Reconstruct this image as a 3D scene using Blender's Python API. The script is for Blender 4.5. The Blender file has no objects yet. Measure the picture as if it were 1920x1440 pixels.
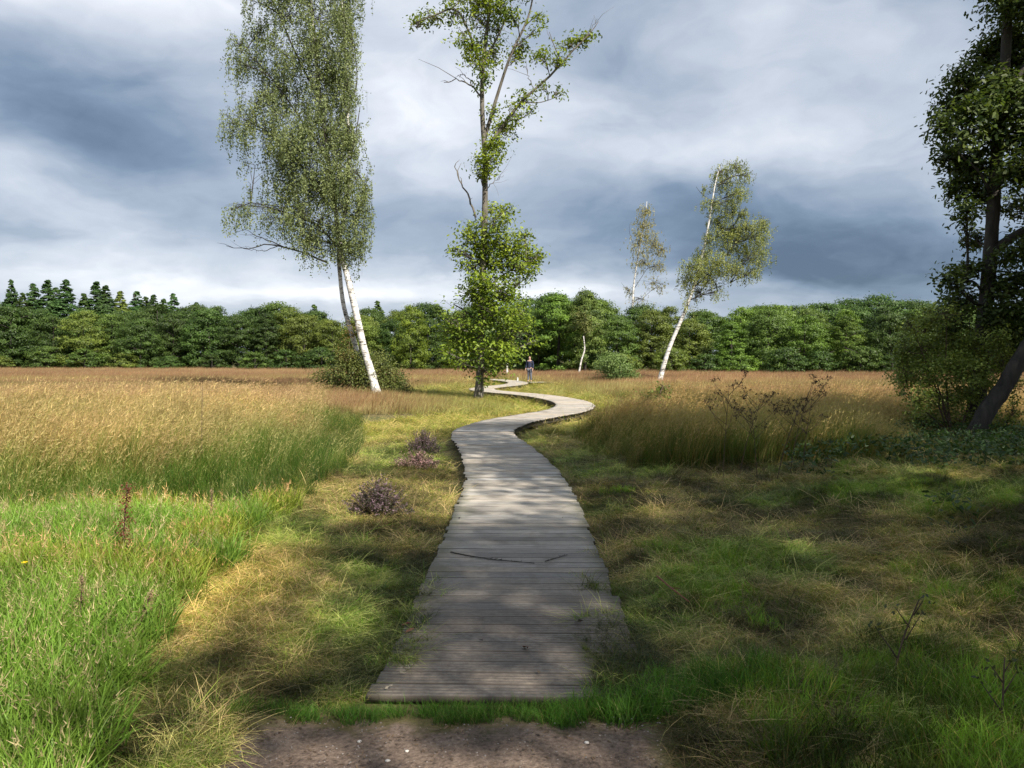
import bpy, math, random
import numpy as np
from mathutils import Vector
PI = math.pi
S = bpy.context.scene
COL = S.collection
# ---------------------------------------------------------------- camera, world, sun, exposure
F, CX, CY, HZ, CAMH = 1450.0, 960.0, 720.0, 672.0, 1.6
TH = math.atan((CY - HZ) / F)
cd = bpy.data.cameras.new('camera'); cam = bpy.data.objects.new('camera', cd); COL.objects.link(cam)
cam.location = (0, 0, CAMH); cam.rotation_euler = (PI / 2 - TH, 0, 0)
cd.sensor_width = 36; cd.lens = F / 1920 * 36; cd.clip_start = 0.05; cd.clip_end = 3000
S.camera = cam
SUN_AZ, SUN_EL = math.radians(143), math.radians(42)      # clockwise from +Y: behind the camera, to the right
sd = bpy.data.lights.new('sun', 'SUN'); sun = bpy.data.objects.new('sun', sd); COL.objects.link(sun)
sd.energy = 5.0; sd.angle = math.radians(0.53); sd.color = (1.0, 0.93, 0.82)
sv = Vector((math.sin(SUN_AZ) * math.cos(SUN_EL), math.cos(SUN_AZ) * math.cos(SUN_EL), math.sin(SUN_EL)))
sun.rotation_euler = sv.to_track_quat('Z', 'Y').to_euler(); sun.location = (20, -20, 40)
S.view_settings.view_transform = 'Standard'; S.view_settings.look = 'None'
S.view_settings.exposure = 0.78; S.view_settings.gamma = 1.0
S.cycles.max_bounces = 5; S.cycles.diffuse_bounces = 3; S.cycles.transmission_bounces = 3; S.cycles.glossy_bounces = 2
S.cycles.transparent_max_bounces = 4
S.cycles.use_denoising = True
S.cycles.sample_clamp_indirect = 4.0

class NT:
    """small node-tree writer"""
    def __init__(s, nt): s.nt = nt; nt.nodes.clear()
    def n(s, t, **k):
        o = s.nt.nodes.new(t)
        for a, b in k.items(): setattr(o, a, b)
        return o
    def set(s, sock, v):
        if isinstance(v, bpy.types.NodeSocket): s.nt.links.new(v, sock)
        elif v is not None: sock.default_value = v
    def m(s, op, a, b=None, c=None, clamp=False):
        o = s.n('ShaderNodeMath', operation=op); o.use_clamp = clamp
        s.set(o.inputs[0], a)
        if b is not None: s.set(o.inputs[1], b)
        if c is not None: s.set(o.inputs[2], c)
        return o.outputs[0]
    def vm(s, op, a, b=None):
        o = s.n('ShaderNodeVectorMath', operation=op); s.set(o.inputs[0], a)
        if b is not None: s.set(o.inputs[1], b)
        return o.outputs[0]
    def noise(s, vec, scale, detail=4, rough=.55, dist=0., out='Fac'):
        o = s.n('ShaderNodeTexNoise'); s.set(o.inputs['Vector'], vec); o.inputs['Scale'].default_value = scale
        o.inputs['Detail'].default_value = detail; o.inputs['Roughness'].default_value = rough; o.inputs['Distortion'].default_value = dist
        return o.outputs[out]
    def ramp(s, fac, stops, interp='LINEAR'):
        o = s.n('ShaderNodeValToRGB'); s.set(o.inputs[0], fac); e = o.color_ramp.elements; o.color_ramp.interpolation = interp
        while len(e) < len(stops): e.new(0.5)
        for k, (p, c) in enumerate(stops): e[k].position = p; e[k].color = tuple(c) + (1,) if len(c) == 3 else c
        return o.outputs[0]
    def mix(s, fac, a, b, blend='MIX'):
        o = s.n('ShaderNodeMix', data_type='RGBA', blend_type=blend); s.set(o.inputs[0], fac)
        for k, v in ((6, a), (7, b)):
            if isinstance(v, tuple) and len(v) == 3: v = v + (1,)
            s.set(o.inputs[k], v)
        return o.outputs[2]

W = bpy.data.worlds.new('World'); S.world = W; W.use_nodes = True
N = NT(W.node_tree)
dirv = N.n('ShaderNodeTexCoord').outputs['Generated']
dirn = N.vm('NORMALIZE', dirv)
sx = N.n('ShaderNodeSeparateXYZ'); N.set(sx.inputs[0], dirn); dx, dy, dz = sx.outputs
az = N.m('ARCTAN2', dx, dy); el = N.m('ARCSINE', dz)
zc = N.m('ADD', N.m('MAXIMUM', dz, 0.0), 0.30)
cp = N.n('ShaderNodeCombineXYZ'); N.set(cp.inputs[0], N.m('DIVIDE', dx, zc)); N.set(cp.inputs[1], N.m('DIVIDE', dy, zc)); cp.inputs[2].default_value = 3.7
plane = cp.outputs[0]
f1 = N.noise(plane, 1.5, 7, .5, .9); f2 = N.noise(plane, 4.2, 6, .5, .8)
ae = N.n('ShaderNodeCombineXYZ'); N.set(ae.inputs[0], az); N.set(ae.inputs[1], el)
w1 = N.noise(plane, 2.4, 4, .55, 0, 'Color')
wv = N.vm('MULTIPLY', N.vm('SUBTRACT', w1, (.5, .5, .5)), (.20, .085, 0))
q = N.vm('ADD', ae.outputs[0], wv)
def blob(px, py, rx, ry, amp):
    a, e = math.atan((px - CX) / F), math.atan((HZ - py) / F)
    v = N.vm('MULTIPLY', N.vm('SUBTRACT', q, (a, e, 0)), (F / rx, F / ry, 0))
    o = N.n('ShaderNodeVectorMath', operation='DOT_PRODUCT'); N.set(o.inputs[0], v); N.set(o.inputs[1], v)
    return N.m('MULTIPLY', N.m('EXPONENT', N.m('MULTIPLY', o.outputs['Value'], -1.0)), amp)
f3 = N.noise(N.vm('ADD', N.vm('MULTIPLY', ae.outputs[0], (1, 2.1, 1)), N.vm('MULTIPLY', N.vm('SUBTRACT', w1, (.5, .5, .5)), (.25, .25, 0))), 4.2, 8, .52, .35)
B = N.m('ADD', N.m('MULTIPLY', N.m('SUBTRACT', f3, .5), .85), N.m('ADD', 0.50, N.m('ADD', N.m('MULTIPLY', N.m('SUBTRACT', f1, .5), 0.40), N.m('MULTIPLY', N.m('SUBTRACT', f2, .5), 0.22))))
for b in [(120, 235, 330, 110, -.21), (30, 300, 200, 60, -.12), (300, 320, 200, 60, -.15), (60, 40, 210, 60, .34), (20, 90, 140, 50, .22), (480, 60, 200, 70, .08), (330, 60, 200, 80, .10),
          (800, 190, 180, 120, .28), (960, 240, 200, 90, .13), (760, 30, 140, 60, .12), (820, 420, 260, 70, -.14), (1420, 475, 460, 80, -.30), (1180, 380, 280, 55, -.13),
          (1700, 430, 260, 110, -.18), (1230, 290, 130, 45, .16), (1560, 300, 240, 70, .22), (1500, 110, 340, 90, .04), (1100, 60, 180, 80, -.05), (1250, 200, 200, 40, .06),
          (250, 505, 520, 28, .13), (80, 350, 220, 25, .12), (520, 548, 560, 24, .34), (820, 520, 120, 14, .18), (1080, 545, 240, 30, .24), (585, 538, 30, 7, .25), (1650, 530, 400, 40, -.14)]:
    B = N.m('ADD', B, blob(*b))
cloud = N.ramp(B, [(0.0, (.075, .115, .18)), (.22, (.165, .225, .315)), (.45, (.32, .375, .46)), (.68, (.51, .55, .62)), (1.0, (.84, .85, .88))])
skyt = N.n('ShaderNodeTexSky', sky_type='NISHITA'); skyt.sun_disc = False
skyt.sun_elevation = SUN_EL; skyt.sun_rotation = SUN_AZ; skyt.air_density = 1.0; skyt.dust_density = 1.0
bgs = N.n('ShaderNodeBackground'); N.set(bgs.inputs[0], skyt.outputs[0]); bgs.inputs[1].default_value = 0.10
bgc = N.n('ShaderNodeBackground'); N.set(bgc.inputs[0], cloud); bgc.inputs[1].default_value = 0.80
ms = N.n('ShaderNodeMixShader')
cover = N.m('MULTIPLY_ADD', N.m('GREATER_THAN', 0.0, 1.0), 0.0, 0.93)
N.set(ms.inputs[0], cover); N.set(ms.inputs[1], bgs.outputs[0]); N.set(ms.inputs[2], bgc.outputs[0])
N.set(N.n('ShaderNodeOutputWorld').inputs[0], ms.outputs[0])

# ---------------------------------------------------------------- helpers
def ray(px, py):
    u, v = (px - CX) / F, (CY - py) / F
    return u, math.cos(TH) + v * math.sin(TH), v * math.cos(TH) - math.sin(TH)
def P(px, py, d):
    a, b, c = ray(px, py); k = d / b
    return np.array([a * k, d, CAMH + c * k])
def G(px, py, z=0.0):
    a, b, c = ray(px, py); k = (z - CAMH) / c
    return np.array([a * k, b * k, z])
def PX(x, y): return CX + x / y * F
def ss(t): t = np.clip(t, 0, 1); return t * t * (3 - 2 * t)
def vnoise(x, y, s=1.0, seed=0):
    """smooth value noise, vectorised"""
    x = np.asarray(x, float) / s + 1000.3 + seed * 17.13; y = np.asarray(y, float) / s + 1000.7 + seed * 7.77
    xi = np.floor(x).astype(np.int64); yi = np.floor(y).astype(np.int64); fx = ss(x - xi); fy = ss(y - yi)
    def h(a, b):
        v = (a * 374761393 + b * 668265263 + seed * 1442695) & 0x7fffffff
        v = ((v ^ (v >> 13)) * 1274126177) & 0x7fffffff
        return ((v ^ (v >> 16)) & 0xffff) / 65535.0
    return (h(xi, yi) * (1 - fx) + h(xi + 1, yi) * fx) * (1 - fy) + (h(xi, yi + 1) * (1 - fx) + h(xi + 1, yi + 1) * fx) * fy
def fbm(x, y, s=1.0, seed=0): return (vnoise(x, y, s, seed) * .55 + vnoise(x, y, s / 2.1, seed + 5) * .29 + vnoise(x, y, s / 4.7, seed + 9) * .16)

def tag(o, label=None, cat=None, group=None, kind=None):
    if label: o['label'] = label
    if cat: o['category'] = cat
    if group: o['group'] = group
    if kind: o['kind'] = kind
    return o
def empty(name, loc, label, cat, group=None):
    o = bpy.data.objects.new(name, None); COL.objects.link(o); o.location = [float(v) for v in loc]; o.empty_display_size = .2
    return tag(o, label, cat, group)
def mk(name, V, faces, mat=None, col=None, smooth=False, parent=None, link=True):
    """V (n,3); faces: list of (m,k) int arrays"""
    V = np.asarray(V, np.float32); me = bpy.data.meshes.new(name)
    me.vertices.add(len(V)); me.vertices.foreach_set('co', V.ravel())
    faces = [np.asarray(f, np.int32) for f in faces if len(f)]
    nl = sum(f.size for f in faces); nf = sum(len(f) for f in faces)
    me.loops.add(nl); me.polygons.add(nf)
    me.loops.foreach_set('vertex_index', np.concatenate([f.ravel() for f in faces]))
    tot = np.concatenate([np.full(len(f), f.shape[1], np.int32) for f in faces])
    st = np.concatenate([[0], np.cumsum(tot)[:-1]]).astype(np.int32)
    me.polygons.foreach_set('loop_start', st); me.polygons.foreach_set('loop_total', tot)
    if smooth: me.polygons.foreach_set('use_smooth', np.ones(nf, bool))
    me.update(calc_edges=True)
    if col is not None:
        a = me.color_attributes.new('Col', 'FLOAT_COLOR', 'POINT')
        c = np.ones((len(V), 4), np.float32); c[:, :3] = col
        a.data.foreach_set('color', c.ravel())
    if mat: me.materials.append(mat)
    o = bpy.data.objects.new(name, me)
    if link: COL.objects.link(o)
    if parent is not None: o.parent = parent
    return o
class MB:
    def __init__(s): s.V = []; s.F = {}; s.C = []; s.n = 0
    def add(s, V, F, c=(1, 1, 1)):
        V = np.asarray(V, float)
        s.V.append(V); s.C.append(np.broadcast_to(np.asarray(c, float), (len(V), 3)).copy())
        for f in (F if isinstance(F, list) else [F]):
            f = np.asarray(f)
            if len(f): s.F.setdefault(f.shape[1], []).append(f + s.n)
        s.n += len(V); return s
    def build(s, name, mat, parent=None, smooth=False, origin=None, link=True):
        V = np.concatenate(s.V)
        if origin is not None: V = V - np.asarray(origin, float)
        return mk(name, V, [np.concatenate(v) for v in s.F.values()], mat, np.concatenate(s.C), smooth, parent, link)
def tube(pts, rad, sides=6, cap=True):
    pts = np.asarray(pts, float); n = len(pts); rad = np.broadcast_to(np.asarray(rad, float), (n,))
    T = np.gradient(pts, axis=0); T /= np.linalg.norm(T, axis=1, keepdims=True) + 1e-9
    ref = np.array([1., 0, 0]) if abs(T[:, 0]).mean() < .8 else np.array([0, 1., 0])
    A = np.cross(T, ref); A /= np.linalg.norm(A, axis=1, keepdims=True) + 1e-9; Bv = np.cross(T, A)
    an = np.arange(sides) / sides * 2 * PI
    V = (pts[:, None] + rad[:, None, None] * (A[:, None] * np.cos(an)[None, :, None] + Bv[:, None] * np.sin(an)[None, :, None])).reshape(-1, 3)
    i = np.arange(n - 1)[:, None] * sides; j = np.arange(sides)[None]; k = (j + 1) % sides
    Fq = np.stack([i + j, i + k, i + sides + k, i + sides + j], -1).reshape(-1, 4)
    Fs = [Fq]
    if cap and sides == 4: Fs.append(np.array([[3, 2, 1, 0], [(n - 1) * 4 + t for t in range(4)]]))
    elif cap:
        V = np.concatenate([V, pts[:1], pts[-1:]]); a = n * sides
        Fs.append(np.array([[a, (t + 1) % sides, t] for t in range(sides)] + [[a + 1, (n - 1) * sides + t, (n - 1) * sides + (t + 1) % sides] for t in range(sides)]))
    return V, Fs
def box(cx, cy, cz, sx_, sy_, sz_):
    V = np.array([[x, y, z] for z in (-1, 1) for y in (-1, 1) for x in (-1, 1)], float) * [sx_ / 2, sy_ / 2, sz_ / 2] + [cx, cy, cz]
    return V, np.array([[0, 2, 3, 1], [4, 5, 7, 6], [0, 1, 5, 4], [2, 6, 7, 3], [0, 4, 6, 2], [1, 3, 7, 5]])
def smooth_line(pts, n=40):
    pts = np.asarray(pts, float); p = np.vstack([2 * pts[0] - pts[1], pts, 2 * pts[-1] - pts[-2]]); out = []
    m = len(pts) - 1; per = max(2, n // m)
    for i in range(m):
        a, b, c, d = p[i], p[i + 1], p[i + 2], p[i + 3]
        for t in np.arange(per) / per:
            out.append(.5 * (2 * b + (c - a) * t + (2 * a - 5 * b + 4 * c - d) * t * t + (3 * b - a - 3 * c + d) * t ** 3))
    out.append(pts[-1]); return np.array(out)
def unit(v): return v / (np.linalg.norm(v, axis=-1, keepdims=True) + 1e-9)
LEAF = {4: [(-1, 0), (.1, .5), (1, 0), (.1, -.5)],
        8: [(-1, 0), (-.45, .34), (-.1, .30), (.35, .52), (1, 0.05), (.4, -.45), (-.05, -.33), (-.5, -.36)]}
def leaves(C, Nr, size, rng, aspect=1.0, k=4, axis=None):
    n = len(C); Nr = unit(Nr)
    r = rng.normal(size=(n, 3)) if axis is None else axis
    A = unit(np.cross(Nr, r)); Bv = np.cross(Nr, A)
    if axis is not None: A, Bv = Bv, A
    sh = np.array(LEAF[k]); size = np.broadcast_to(size, (n,))[:, None, None]
    V = C[:, None] + (A[:, None] * sh[None, :, 0:1] + Bv[:, None] * sh[None, :, 1:2] * aspect) * size * .5
    if k == 8: V = V + Nr[:, None] * (np.abs(sh[:, 1])[None, :, None] * size * .18)
    return V.reshape(-1, 3), np.arange(n * k).reshape(n, k)

# ---------------------------------------------------------------- materials
def mat(name): m = bpy.data.materials.new(name); m.use_nodes = True; return m, NT(m.node_tree)
def leaf_mat(name, trans=.32, rough=.5, inst=False, tgain=(1.25, 1.3, .7)):
    m, N = mat(name)
    a = N.n('ShaderNodeAttribute', attribute_name='Col').outputs['Color']
    oi = N.n('ShaderNodeObjectInfo')
    if inst:
        t = N.n('ShaderNodeAttribute', attribute_name='tint', attribute_type='INSTANCER').outputs['Color']
    else: t = oi.outputs['Color']
    c = N.mix(1.0, a, t, 'MULTIPLY')
    br = N.m('MULTIPLY_ADD', oi.outputs['Random'], .34, .83)
    hs = N.n('ShaderNodeHueSaturation'); N.set(hs.inputs['Color'], c); N.set(hs.inputs['Value'], br)
    N.set(hs.inputs['Hue'], N.m('MULTIPLY_ADD', oi.outputs['Random'], .016, .492))
    c = hs.outputs[0]
    p = N.n('ShaderNodeBsdfPrincipled'); N.set(p.inputs['Base Color'], c); p.inputs['Roughness'].default_value = rough
    p.inputs['Specular IOR Level'].default_value = .28
    tr = N.n('ShaderNodeBsdfTranslucent'); N.set(tr.inputs[0], N.mix(1.0, c, tgain, 'MULTIPLY'))
    x = N.n('ShaderNodeMixShader'); x.inputs[0].default_value = trans; N.set(x.inputs[1], p.outputs[0]); N.set(x.inputs[2], tr.outputs[0])
    N.set(N.n('ShaderNodeOutputMaterial').inputs[0], x.outputs[0]); return m
def bark_mat(name, c1, c2, scale=9, zs=.25, bump=.6):
    m, N = mat(name); co = N.n('ShaderNodeTexCoord').outputs['Object']
    v = N.vm('MULTIPLY', co, (1, 1, zs)); f = N.noise(v, scale, 6, .65)
    p = N.n('ShaderNodeBsdfPrincipled'); N.set(p.inputs['Base Color'], N.ramp(f, [(.3, c1), (.7, c2)])); p.inputs['Roughness'].default_value = .9
    b = N.n('ShaderNodeBump'); b.inputs['Strength'].default_value = bump; b.inputs['Distance'].default_value = .03; N.set(b.inputs['Height'], f); N.set(p.inputs['Normal'], b.outputs[0])
    N.set(N.n('ShaderNodeOutputMaterial').inputs[0], p.outputs[0]); return m
def plain_mat(name, c, rough=.8, var=.25, scale=20):
    m, N = mat(name); co = N.n('ShaderNodeTexCoord').outputs['Object']; f = N.noise(co, scale, 4)
    p = N.n('ShaderNodeBsdfPrincipled')
    N.set(p.inputs['Base Color'], N.ramp(f, [(.3, tuple(x * (1 - var) for x in c)), (.7, tuple(x * (1 + var) for x in c))])); p.inputs['Roughness'].default_value = rough
    N.set(N.n('ShaderNodeOutputMaterial').inputs[0], p.outputs[0]); return m
M_leaf = leaf_mat('leaf'); M_leaf_birch = leaf_mat('birch_leaf', .34); M_grass = leaf_mat('grass_blade', .36, .55, True)
M_oakbark = bark_mat('oak_bark', (.035, .03, .024), (.20, .18, .15)); M_darkbark = bark_mat('dark_bark', (.012, .010, .008), (.062, .053, .042), 9, .25, 1.0)
M_stem = bark_mat('dry_stem', (.045, .028, .018), (.12, .08, .05), 30, 1)
def birch_bark():
    m, N = mat('birch_bark'); co = N.n('ShaderNodeTexCoord').outputs['Object']
    f = N.noise(N.vm('MULTIPLY', co, (1.2, 1.2, 3.0)), 2.2, 5, .7); g = N.noise(N.vm('MULTIPLY', co, (1, 1, 7)), 4.0, 3, .6)
    c = N.ramp(N.m('ADD', N.m('MULTIPLY', f, .6), N.m('MULTIPLY', g, .4)), [(.40, (.04, .035, .03)), (.455, (.30, .28, .25)), (.50, (.62, .60, .57)), (.7, (.78, .77, .74))])
    p = N.n('ShaderNodeBsdfPrincipled'); N.set(p.inputs['Base Color'], c); p.inputs['Roughness'].default_value = .7
    N.set(N.n('ShaderNodeOutputMaterial').inputs[0], p.outputs[0]); return m
M_birch = birch_bark()
M_lichen = bark_mat('lichen_bark', (.16, .15, .13), (.42, .40, .37), 12, .5, .4)

# ---------------------------------------------------------------- boardwalk line and ground shape
CL = smooth_line([(-.01, 3.60), (.02, 4.6), (.03, 5.6), (.06, 7.1), (.07, 8.7), (.03, 10.4), (-.12, 12.3), (-.33, 14.1), (-.57, 15.8), (-.62, 17.2),
                  (-.42, 18.5), (-.02, 20.0), (.72, 21.7), (1.55, 23.5), (2.06, 25.5), (2.2, 27.8), (1.98, 30.0), (1.42, 32.5), (.62, 34.7), (-.35, 36.6),
                  (-1.2, 38.4), (-1.6, 40.5), (-1.4, 42.6), (-.75, 44.8), (-.1, 46.8), (.3, 49), (.4, 51.2), (.2, 53.4), (-.3, 55.8), (-1.0, 58), (-2.2, 60.5), (-4, 63)], 640)
seg = np.r_[0, np.cumsum(np.linalg.norm(np.diff(CL, axis=0), axis=1))]
def along(s): return np.stack([np.interp(s, seg, CL[:, 0]), np.interp(s, seg, CL[:, 1])], -1)
CLD = along(np.arange(0, seg[-1], .3))
def deckdist(x, y):
    x = np.asarray(x, float).ravel(); y = np.asarray(y, float).ravel(); out = np.empty(len(x))
    for i in range(0, len(x), 20000):
        a = x[i:i + 20000, None] - CLD[None, :, 0]; b = y[i:i + 20000, None] - CLD[None, :, 1]
        out[i:i + 20000] = np.sqrt((a * a + b * b).min(1))
    return out
def gz(x, y, dd=None):
    x = np.asarray(x, float); y = np.asarray(y, float); sh = x.shape
    if dd is None: dd = deckdist(x, y).reshape(sh)
    z = -.05 - .22 * ss((y - 4) / 20)
    nearp = ss((y - 2.6) / 1.2)
    z = z + nearp * ss((dd - .7) / .9) * (.16 * (fbm(x, y, 2.6, 3) - .5) + .13 * (fbm(x, y, .6, 8) - .5) + .05)
    z = z + .42 * ss((x - 2.4) / 3.2) * ss((15 - y) / 6) * ss((y - 2) / 4) * (.65 + .5 * vnoise(x, y, 2.2, 2))
    z = z + .10 * ss((-1.6 - x) / 2.5) * ss((16 - y) / 8) * nearp
    z = z + .015 * (fbm(x, y, .25, 4) - .5)
    z = np.where((dd < .95) & (y > 3.3), np.minimum(z, -.012 - .04 * ss((y - 3.3) / .25) - .04 * ss((y - 3.7) / .8) - .1 * ss((y - 6) / 10)), z)
    return z
def grid_axis():
    a = [0]; st = .09
    while a[-1] < 700: a.append(a[-1] + st * (1 if a[-1] < 5 else 1 + (a[-1] - 5) * .12)); 
    return np.array(a)
ax = grid_axis(); gx = np.r_[-ax[:0:-1], ax]; ay = np.r_[-ax[1::3][::-1], ax]
XX, YY = np.meshgrid(gx, ay); ZZ = gz(XX, YY)
nx = len(gx); ii = (np.arange(len(ay) - 1)[:, None] * nx + np.arange(nx - 1)[None]).ravel()
def ground_mat():
    m, N = mat('ground_soil'); pos = N.n('ShaderNodeNewGeometry').outputs['Position']
    a = N.noise(pos, .35, 5, .6); b = N.noise(pos, 6, 6, .65); c = N.noise(pos, 45, 5, .7)
    col = N.mix(N.ramp(a, [(.4, (0, 0, 0)), (.62, (1, 1, 1))]), (.15, .12, .052), (.095, .11, .036))
    col = N.mix(N.ramp(b, [(.42, (0, 0, 0)), (.7, (1, 1, 1))]), col, (.24, .19, .09))
    # bare trodden soil and grit where the path meets the boards
    sp = N.n('ShaderNodeSeparateXYZ'); N.set(sp.inputs[0], pos)
    e = N.m('ADD', N.m('SUBTRACT', 3.46, sp.outputs[1]), N.m('MULTIPLY', N.m('SUBTRACT', b, .5), .55))
    wx = N.m('SUBTRACT', 1.02, N.m('ABSOLUTE', N.m('ADD', sp.outputs[0], .25)))
    wx = N.m('ADD', wx, N.m('MULTIPLY', N.m('SUBTRACT', N.noise(pos, 2.4, 4), .5), .7))
    pathf = N.m('MINIMUM', N.m('MULTIPLY', e, 9, clamp=True), N.m('MULTIPLY', wx, 6, clamp=True))
    soil = N.ramp(N.m('ADD', N.m('MULTIPLY', c, .6), N.m('MULTIPLY', b, .4)), [(.34, (.055, .042, .034)), (.5, (.175, .128, .098)), (.66, (.30, .225, .17))])
    vo = N.n('ShaderNodeTexVoronoi'); N.set(vo.inputs['Vector'], pos); vo.inputs['Scale'].default_value = 110
    soil = N.mix(N.m('MULTIPLY', N.m('LESS_THAN', vo.outputs['Distance'], .2), N.m('GREATER_THAN', b, .60)), soil, (.34, .30, .27))
    col = N.mix(pathf, N.mix(N.m('MULTIPLY', c, .5), col, (.03, .025, .015)), soil)
    p = N.n('ShaderNodeBsdfPrincipled'); N.set(p.inputs['Base Color'], col); p.inputs['Roughness'].default_value = .95; p.inputs['Specular IOR Level'].default_value = .15
    bu = N.n('ShaderNodeBump'); bu.inputs['Strength'].default_value = .9; bu.inputs['Distance'].default_value = .02; N.set(bu.inputs['Height'], N.m('ADD', c, N.m('MULTIPLY', b, .7))); N.set(p.inputs['Normal'], bu.outputs[0])
    N.set(N.n('ShaderNodeOutputMaterial').inputs[0], p.outputs[0]); return m
g = mk('ground', np.stack([XX, YY, ZZ], -1).reshape(-1, 3), [np.stack([ii, ii + 1, ii + nx + 1, ii + nx], 1)], ground_mat(), smooth=True)
tag(g, 'flat moorland soil with a bare trodden patch before the boardwalk', 'ground', kind='structure')

# ---------------------------------------------------------------- boardwalk
def wood_mat():
    m, N = mat('weathered_deck_wood'); pos = N.n('ShaderNodeNewGeometry').outputs['Position']; a = N.n('ShaderNodeAttribute', attribute_name='Col')
    tint = a.outputs['Color']
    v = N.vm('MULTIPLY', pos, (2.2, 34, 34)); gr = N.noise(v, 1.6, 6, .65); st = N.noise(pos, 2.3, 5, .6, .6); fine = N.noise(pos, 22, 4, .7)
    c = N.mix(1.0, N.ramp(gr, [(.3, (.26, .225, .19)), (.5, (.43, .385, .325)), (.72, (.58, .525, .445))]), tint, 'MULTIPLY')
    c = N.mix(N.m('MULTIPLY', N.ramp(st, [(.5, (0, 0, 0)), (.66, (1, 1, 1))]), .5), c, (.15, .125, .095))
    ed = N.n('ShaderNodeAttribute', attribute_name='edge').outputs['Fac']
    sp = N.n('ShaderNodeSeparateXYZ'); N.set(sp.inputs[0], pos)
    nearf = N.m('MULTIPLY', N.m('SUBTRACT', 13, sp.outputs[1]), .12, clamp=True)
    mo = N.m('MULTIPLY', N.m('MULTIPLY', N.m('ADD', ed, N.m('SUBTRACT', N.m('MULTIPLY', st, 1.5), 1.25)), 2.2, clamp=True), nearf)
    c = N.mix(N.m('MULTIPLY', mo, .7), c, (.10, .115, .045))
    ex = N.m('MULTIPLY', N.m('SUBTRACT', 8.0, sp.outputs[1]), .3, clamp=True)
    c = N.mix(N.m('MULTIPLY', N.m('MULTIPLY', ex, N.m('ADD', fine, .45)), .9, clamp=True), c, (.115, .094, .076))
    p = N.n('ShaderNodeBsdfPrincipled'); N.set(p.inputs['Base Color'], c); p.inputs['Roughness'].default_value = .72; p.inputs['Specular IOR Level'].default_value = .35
    bu = N.n('ShaderNodeBump'); bu.inputs['Strength'].default_value = .35; bu.inputs['Distance'].default_value = .006; N.set(bu.inputs['Height'], N.m('ADD', gr, fine)); N.set(p.inputs['Normal'], bu.outputs[0])
    N.set(N.n('ShaderNodeOutputMaterial').inputs[0], p.outputs[0]); return m
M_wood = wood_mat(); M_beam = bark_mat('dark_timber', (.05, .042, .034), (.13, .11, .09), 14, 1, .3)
HW, PITCH = .665, .1425
def planks(line_s, curve, seed, hw=HW, name='deck', parent=None):
    rng = np.random.default_rng(seed); mb = MB(); E = []
    prof = []   # (t across plank 0..1, z): three shallow anti-slip grooves
    for k in range(4):
        a, b = k / 4 + .03, (k + 1) / 4 - .03
        if k: prof += [(k / 4, -.009)]
        prof += [(a, 0), (b, 0)]
    prof = [(0, -.035), (0, -.004)] + prof[:] + [(1, -.004), (1, -.035)]; prof = np.array(prof); npf = len(prof)
    cross = np.array([-1, -.86, -.7, 0, .7, .86, 1])
    for s in line_s:
        p0, p1 = curve(s), curve(s + .02); gap = .008 + rng.random() * .006
        if rng.random() < .08: gap += .004
        ss_ = s + gap + (PITCH - gap) * prof[:, 0]
        c = curve(ss_); t = unit(curve(ss_ + .03) - curve(ss_ - .03)); nrm = np.stack([t[:, 1], -t[:, 0]], -1)
        j = rng.normal(0, .012, 2); zt = rng.normal(0, .0016, 2); br = rng.uniform(.68, 1.14); wm = rng.normal(0, .035)
        L = hw + j[0]; R = hw + j[1]
        V = []
        for cr in cross:
            w = -L if cr < 0 else R
            xy = c + nrm * (abs(cr) * w); V.append(np.c_[xy, prof[:, 1] + (zt[0] if cr < 0 else zt[1]) * abs(cr)])
        V = np.array(V); nc = len(cross); Fq = []
        for a in range(nc - 1):
            for b in range(npf - 1): Fq.append([a * npf + b, (a + 1) * npf + b, (a + 1) * npf + b + 1, a * npf + b + 1])
            Fq.append([a * npf + npf - 1, (a + 1) * npf + npf - 1, (a + 1) * npf, a * npf])
        caps = np.array([list(range(npf)), [(nc - 1) * npf + b for b in range(npf)][::-1]])
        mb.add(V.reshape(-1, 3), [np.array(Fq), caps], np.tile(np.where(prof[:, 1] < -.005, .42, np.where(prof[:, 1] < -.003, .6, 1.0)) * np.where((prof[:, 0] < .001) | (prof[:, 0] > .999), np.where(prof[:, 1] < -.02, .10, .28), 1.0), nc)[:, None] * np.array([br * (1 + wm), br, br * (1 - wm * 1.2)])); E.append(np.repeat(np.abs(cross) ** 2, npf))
    o = mb.build(name, M_wood, parent)
    at = o.data.attributes.new('edge', 'FLOAT', 'POINT'); at.data.foreach_set('value', np.concatenate(E).astype(np.float32)); return o
root = empty('boardwalk', (0, 3.38, 0), 'long winding boardwalk of weathered grey planks snaking across the moor', 'boardwalk')
root.location = (0, 0, 0)
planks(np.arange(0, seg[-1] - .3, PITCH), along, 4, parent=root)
def strip(curve, s0, s1, off, w, z0, z1, n):
    s = np.linspace(s0, s1, n); c = curve(s); t = unit(curve(s + .05) - curve(s - .05)); nr = np.stack([t[:, 1], -t[:, 0]], -1); V = []
    for o_, z in ((off - w / 2, z0), (off + w / 2, z0), (off + w / 2, z1), (off - w / 2, z1)): V.append(np.c_[c + nr * o_, np.full(n, z)])
    V = np.stack(V, 1).reshape(-1, 3); i = np.arange(n - 1)[:, None] * 4; j = np.arange(4)[None]; k = (j + 1) % 4
    return V, [np.stack([i + j, i + k, i + 4 + k, i + 4 + j], -1).reshape(-1, 4), np.array([[3, 2, 1, 0], [(n - 1) * 4 + q_ for q_ in range(4)]])]
for off in (-.56, .56):
    mb = MB(); mb.add(*strip(along, .05, seg[-1] - .4, off, .06, -.155, -.0365, 400)); mb.build('beam', M_beam, root)
nb = 0
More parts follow.
